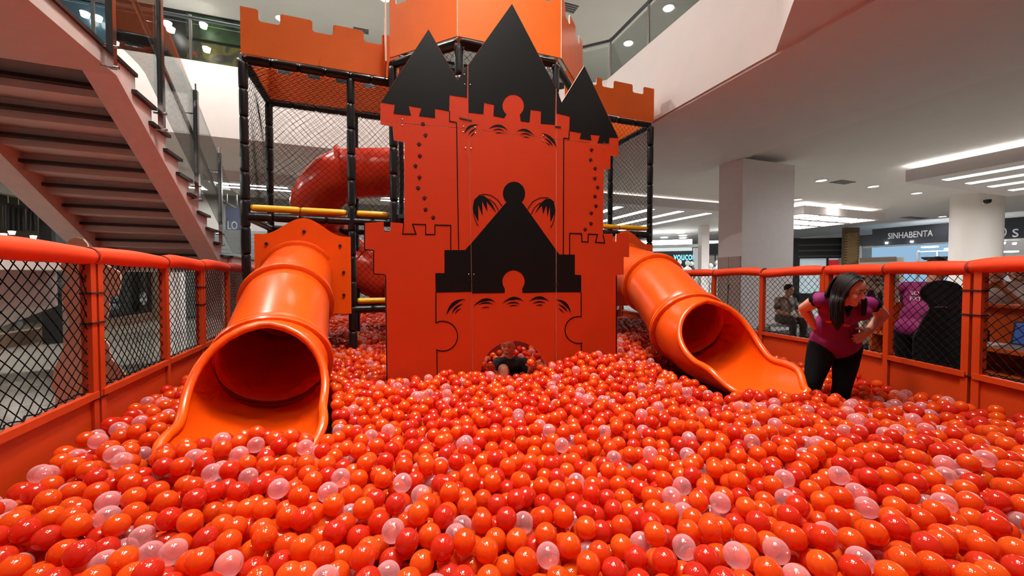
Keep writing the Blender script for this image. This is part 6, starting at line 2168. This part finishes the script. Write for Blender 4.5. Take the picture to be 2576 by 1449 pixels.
# things on the desk
p = Vector((4.76, 4.62, 0.7925))
q = empty('thermos_cup', p, 'steel travel cup with a black lid on the reception desk', 'cup')
lathe('cup', [(0, 0), (0.030, 0), (0.040, 0.155), (0.040, 0.16), (0, 0.16)], p, M_STEEL, q, EZ, 18)
lathe('lid', [(0.042, 0.16), (0.043, 0.18), (0.036, 0.205), (0, 0.205)], p, M_DARK, q, EZ, 18)
p = Vector((4.76, 3.50, 0.7925))
q = empty('laptop', p, 'open laptop with a blue screen on the reception desk', 'laptop')
lx, ly = Vector((0.30, -0.95, 0)).normalized(), Vector((0.95, 0.30, 0)).normalized()
bm = bmesh.new(); bm_box(bm, p + ZX * 0.009, lx, ly, ZX, 0.34, 0.24, 0.018); finish('keyboard_base', bm, mat('laptop_grey', '#8A8A8C', 0.4), q)
upv = (ZX * 0.95 + ly * 0.30).normalized()
bm = bmesh.new(); bm_box(bm, p + ly * 0.155 + ZX * 0.13, lx, upv.cross(lx).normalized(), upv, 0.34, 0.012, 0.23); o_ = finish('screen_lid', bm, M_DARK, q)
bm = bmesh.new(); bm_box(bm, p + ly * 0.147 + ZX * 0.13, lx, upv.cross(lx).normalized(), upv, 0.31, 0.004, 0.20); finish('display', bm, mat('laptop_screen', '#16244A', 0.3, emit=0.5, emcol='#2A4A8C'), o_)
q = tag(box('card_machine_box', (4.80, 3.98, 0.86), (0.14, 0.18, 0.135), M_DARK, None, EX, EY, EZ, 0.01), 'small black box standing beside the laptop on the desk', 'box')
q = tag(tube('cable', [Vector((4.60 + 0.10 * math.sin(k * 0.7), 4.70 - 0.05 * k, 0.797 + 0.012 * abs(math.sin(k * 1.1)))) for k in range(12)], 0.004, M_WHITE, None, 6), 'white cable lying curled on the reception desk', 'cable')
q = tag(tube('cable', [Vector((4.65 + 0.09 * math.sin(k * 0.9), 4.62 - 0.05 * k, 0.547 + 0.012 * abs(math.sin(k * 1.3)))) for k in range(12)], 0.006, M_WHITE, None, 6), 'white cable lying on the lower desk shelf', 'cable')
q = tag(box('paper_stack', (4.72, 3.80, 0.80), (0.20, 0.28, 0.012), M_SHELF, None, lx, ly), 'loose white papers in front of the black box on the desk', 'papers')
# poster panel behind the desk
pa, pb2 = at_y(2172, 690, 6.2), at_y(2262, 690, 6.0)
q = empty('poster_stand', Vector(((pa.x + pb2.x) / 2, 6.1, 0)), 'white advertising panel with black lettering behind the reception desk', 'poster')
d = (pb2 - pa).normalized(); nn = Vector((d.y, -d.x, 0))
wpo = (pb2 - pa).length
def PO(fx, z, off=0.0): return Vector((pa.x, pa.y, 0)) + d * (wpo * fx) + nn * off + ZX * z
bm = bmesh.new(); bm_box(bm, PO(0.5, 0.97), d, nn, ZX, wpo, 0.03, 1.20); finish('panel', bm, mat('poster_paper', '#D9C4B4', 0.6), q)
for fx in (0.12, 0.88):
    bm = bmesh.new(); bm_box(bm, PO(fx, 0.20, -0.1), d, nn, ZX, 0.04, 0.3, 0.40); finish('foot', bm, M_GREY, q)
for k, (s, w) in enumerate((('A magia de', 0.5), ('Hogwarts perto', 0.72), ('de você!', 0.42))):
    text_mesh('lettering', s, PO(0.55, 1.50 - 0.075 * k, 0.017), d, ZX, 0.075, M_DARK, q, depth=0.003, fit=wpo * w)
for fx, z, w, h, c in ((0.22, 1.16, 0.24, 0.22, '#4A2030'), (0.48, 1.14, 0.14, 0.20, '#2E2028'), (0.78, 1.16, 0.20, 0.22, '#A83A38'), (0.66, 0.88, 0.40, 0.12, '#2A2A2C')):
    pts = [PO(fx + w / 2 * math.cos(a), z + h / 2 * math.sin(a), 0.016) for a in [2 * PI * k / 18 for k in range(18)]]
    prism('printed_shape', pts, nn * 0.003, mat('print_' + c[1:], c, 0.6), q)

def standee(name, label, outline, y, m, medge, tilt=(1, 0), th=0.015):
    """flat cut-out figure board standing on the floor, traced at depth y"""
    pts = [at_y(px, py, y) for px, py in outline]
    c = sum(pts, Vector()) / len(pts)
    ax = Vector((tilt[0], tilt[1], 0)).normalized()
    P = []
    for p in pts:                            # turn the board about its middle
        P.append(Vector((c.x, c.y, 0)) + ax * (p.x - c.x) + ZX * max(p.z, 0.0))
    t = empty(name, Vector((c.x, c.y, 0)), label, 'figure board')
    nrm = Vector((ax.y, -ax.x, 0))
    prism('board', P, nrm * th, [m, medge], t)
    b = Vector((c.x, c.y, 0))
    for g in (-1, 1):
        prism('foot', [b + ax * 0.12 * g - nrm * 0.002, b + ax * 0.12 * g - nrm * 0.30, b + ax * 0.12 * g - nrm * 0.002 + ZX * 0.45], ax * 0.015, m, t)
    return t
LEFTFIG = [(176, 640), (178, 618), (188, 604), (202, 598), (214, 602), (222, 614), (226, 640), (250, 660), (288, 684), (290, 712), (284, 742), (266, 748), (268, 775), (262, 800), (248, 815), (250, 842), (266, 868),
           (270, 902), (292, 932), (304, 952), (306, 1000), (310, 1190), (160, 1190), (163, 992), (154, 960), (160, 922), (176, 880), (178, 850), (190, 812), (178, 776), (174, 738), (180, 718), (190, 706), (182, 692), (170, 672)]
standee('figure_board', 'plain pinkish-brown cut-out board standing outside the left fence', LEFTFIG, 3.0, mat('mdf_pink', '#B5765E', 0.7, var=0.04), M_EDGE, (0.96, 0.28))
hb = [(2367 + 44 * math.cos(a), 738 - 33 * math.sin(a)) for a in [math.radians(-55 + 290 * k / 26) for k in range(27)]]
RIGHTFIG = hb + [(2340, 768), (2344, 776), (2340, 784), (2330, 800), (2318, 830), (2308, 850), (2306, 1090), (2440, 1090), (2436, 850), (2420, 805), (2404, 782), (2402, 774), (2404, 768)]
s_ = standee('figure_board', 'black round-headed cut-out board standing between fence and reception desk', RIGHTFIG, 3.32, mat('figure_black', '#060607', 0.7), mat('figure_edge', '#1A1614', 0.7), (0.97, -0.25))
pts = [at_y(px, py, 3.30) for px, py in ((2346, 773), (2372, 772), (2400, 774))]
tube('neck_cord', pts, 0.003, mat('cord_tan', '#8A6A4A', 0.7), s_, 6)
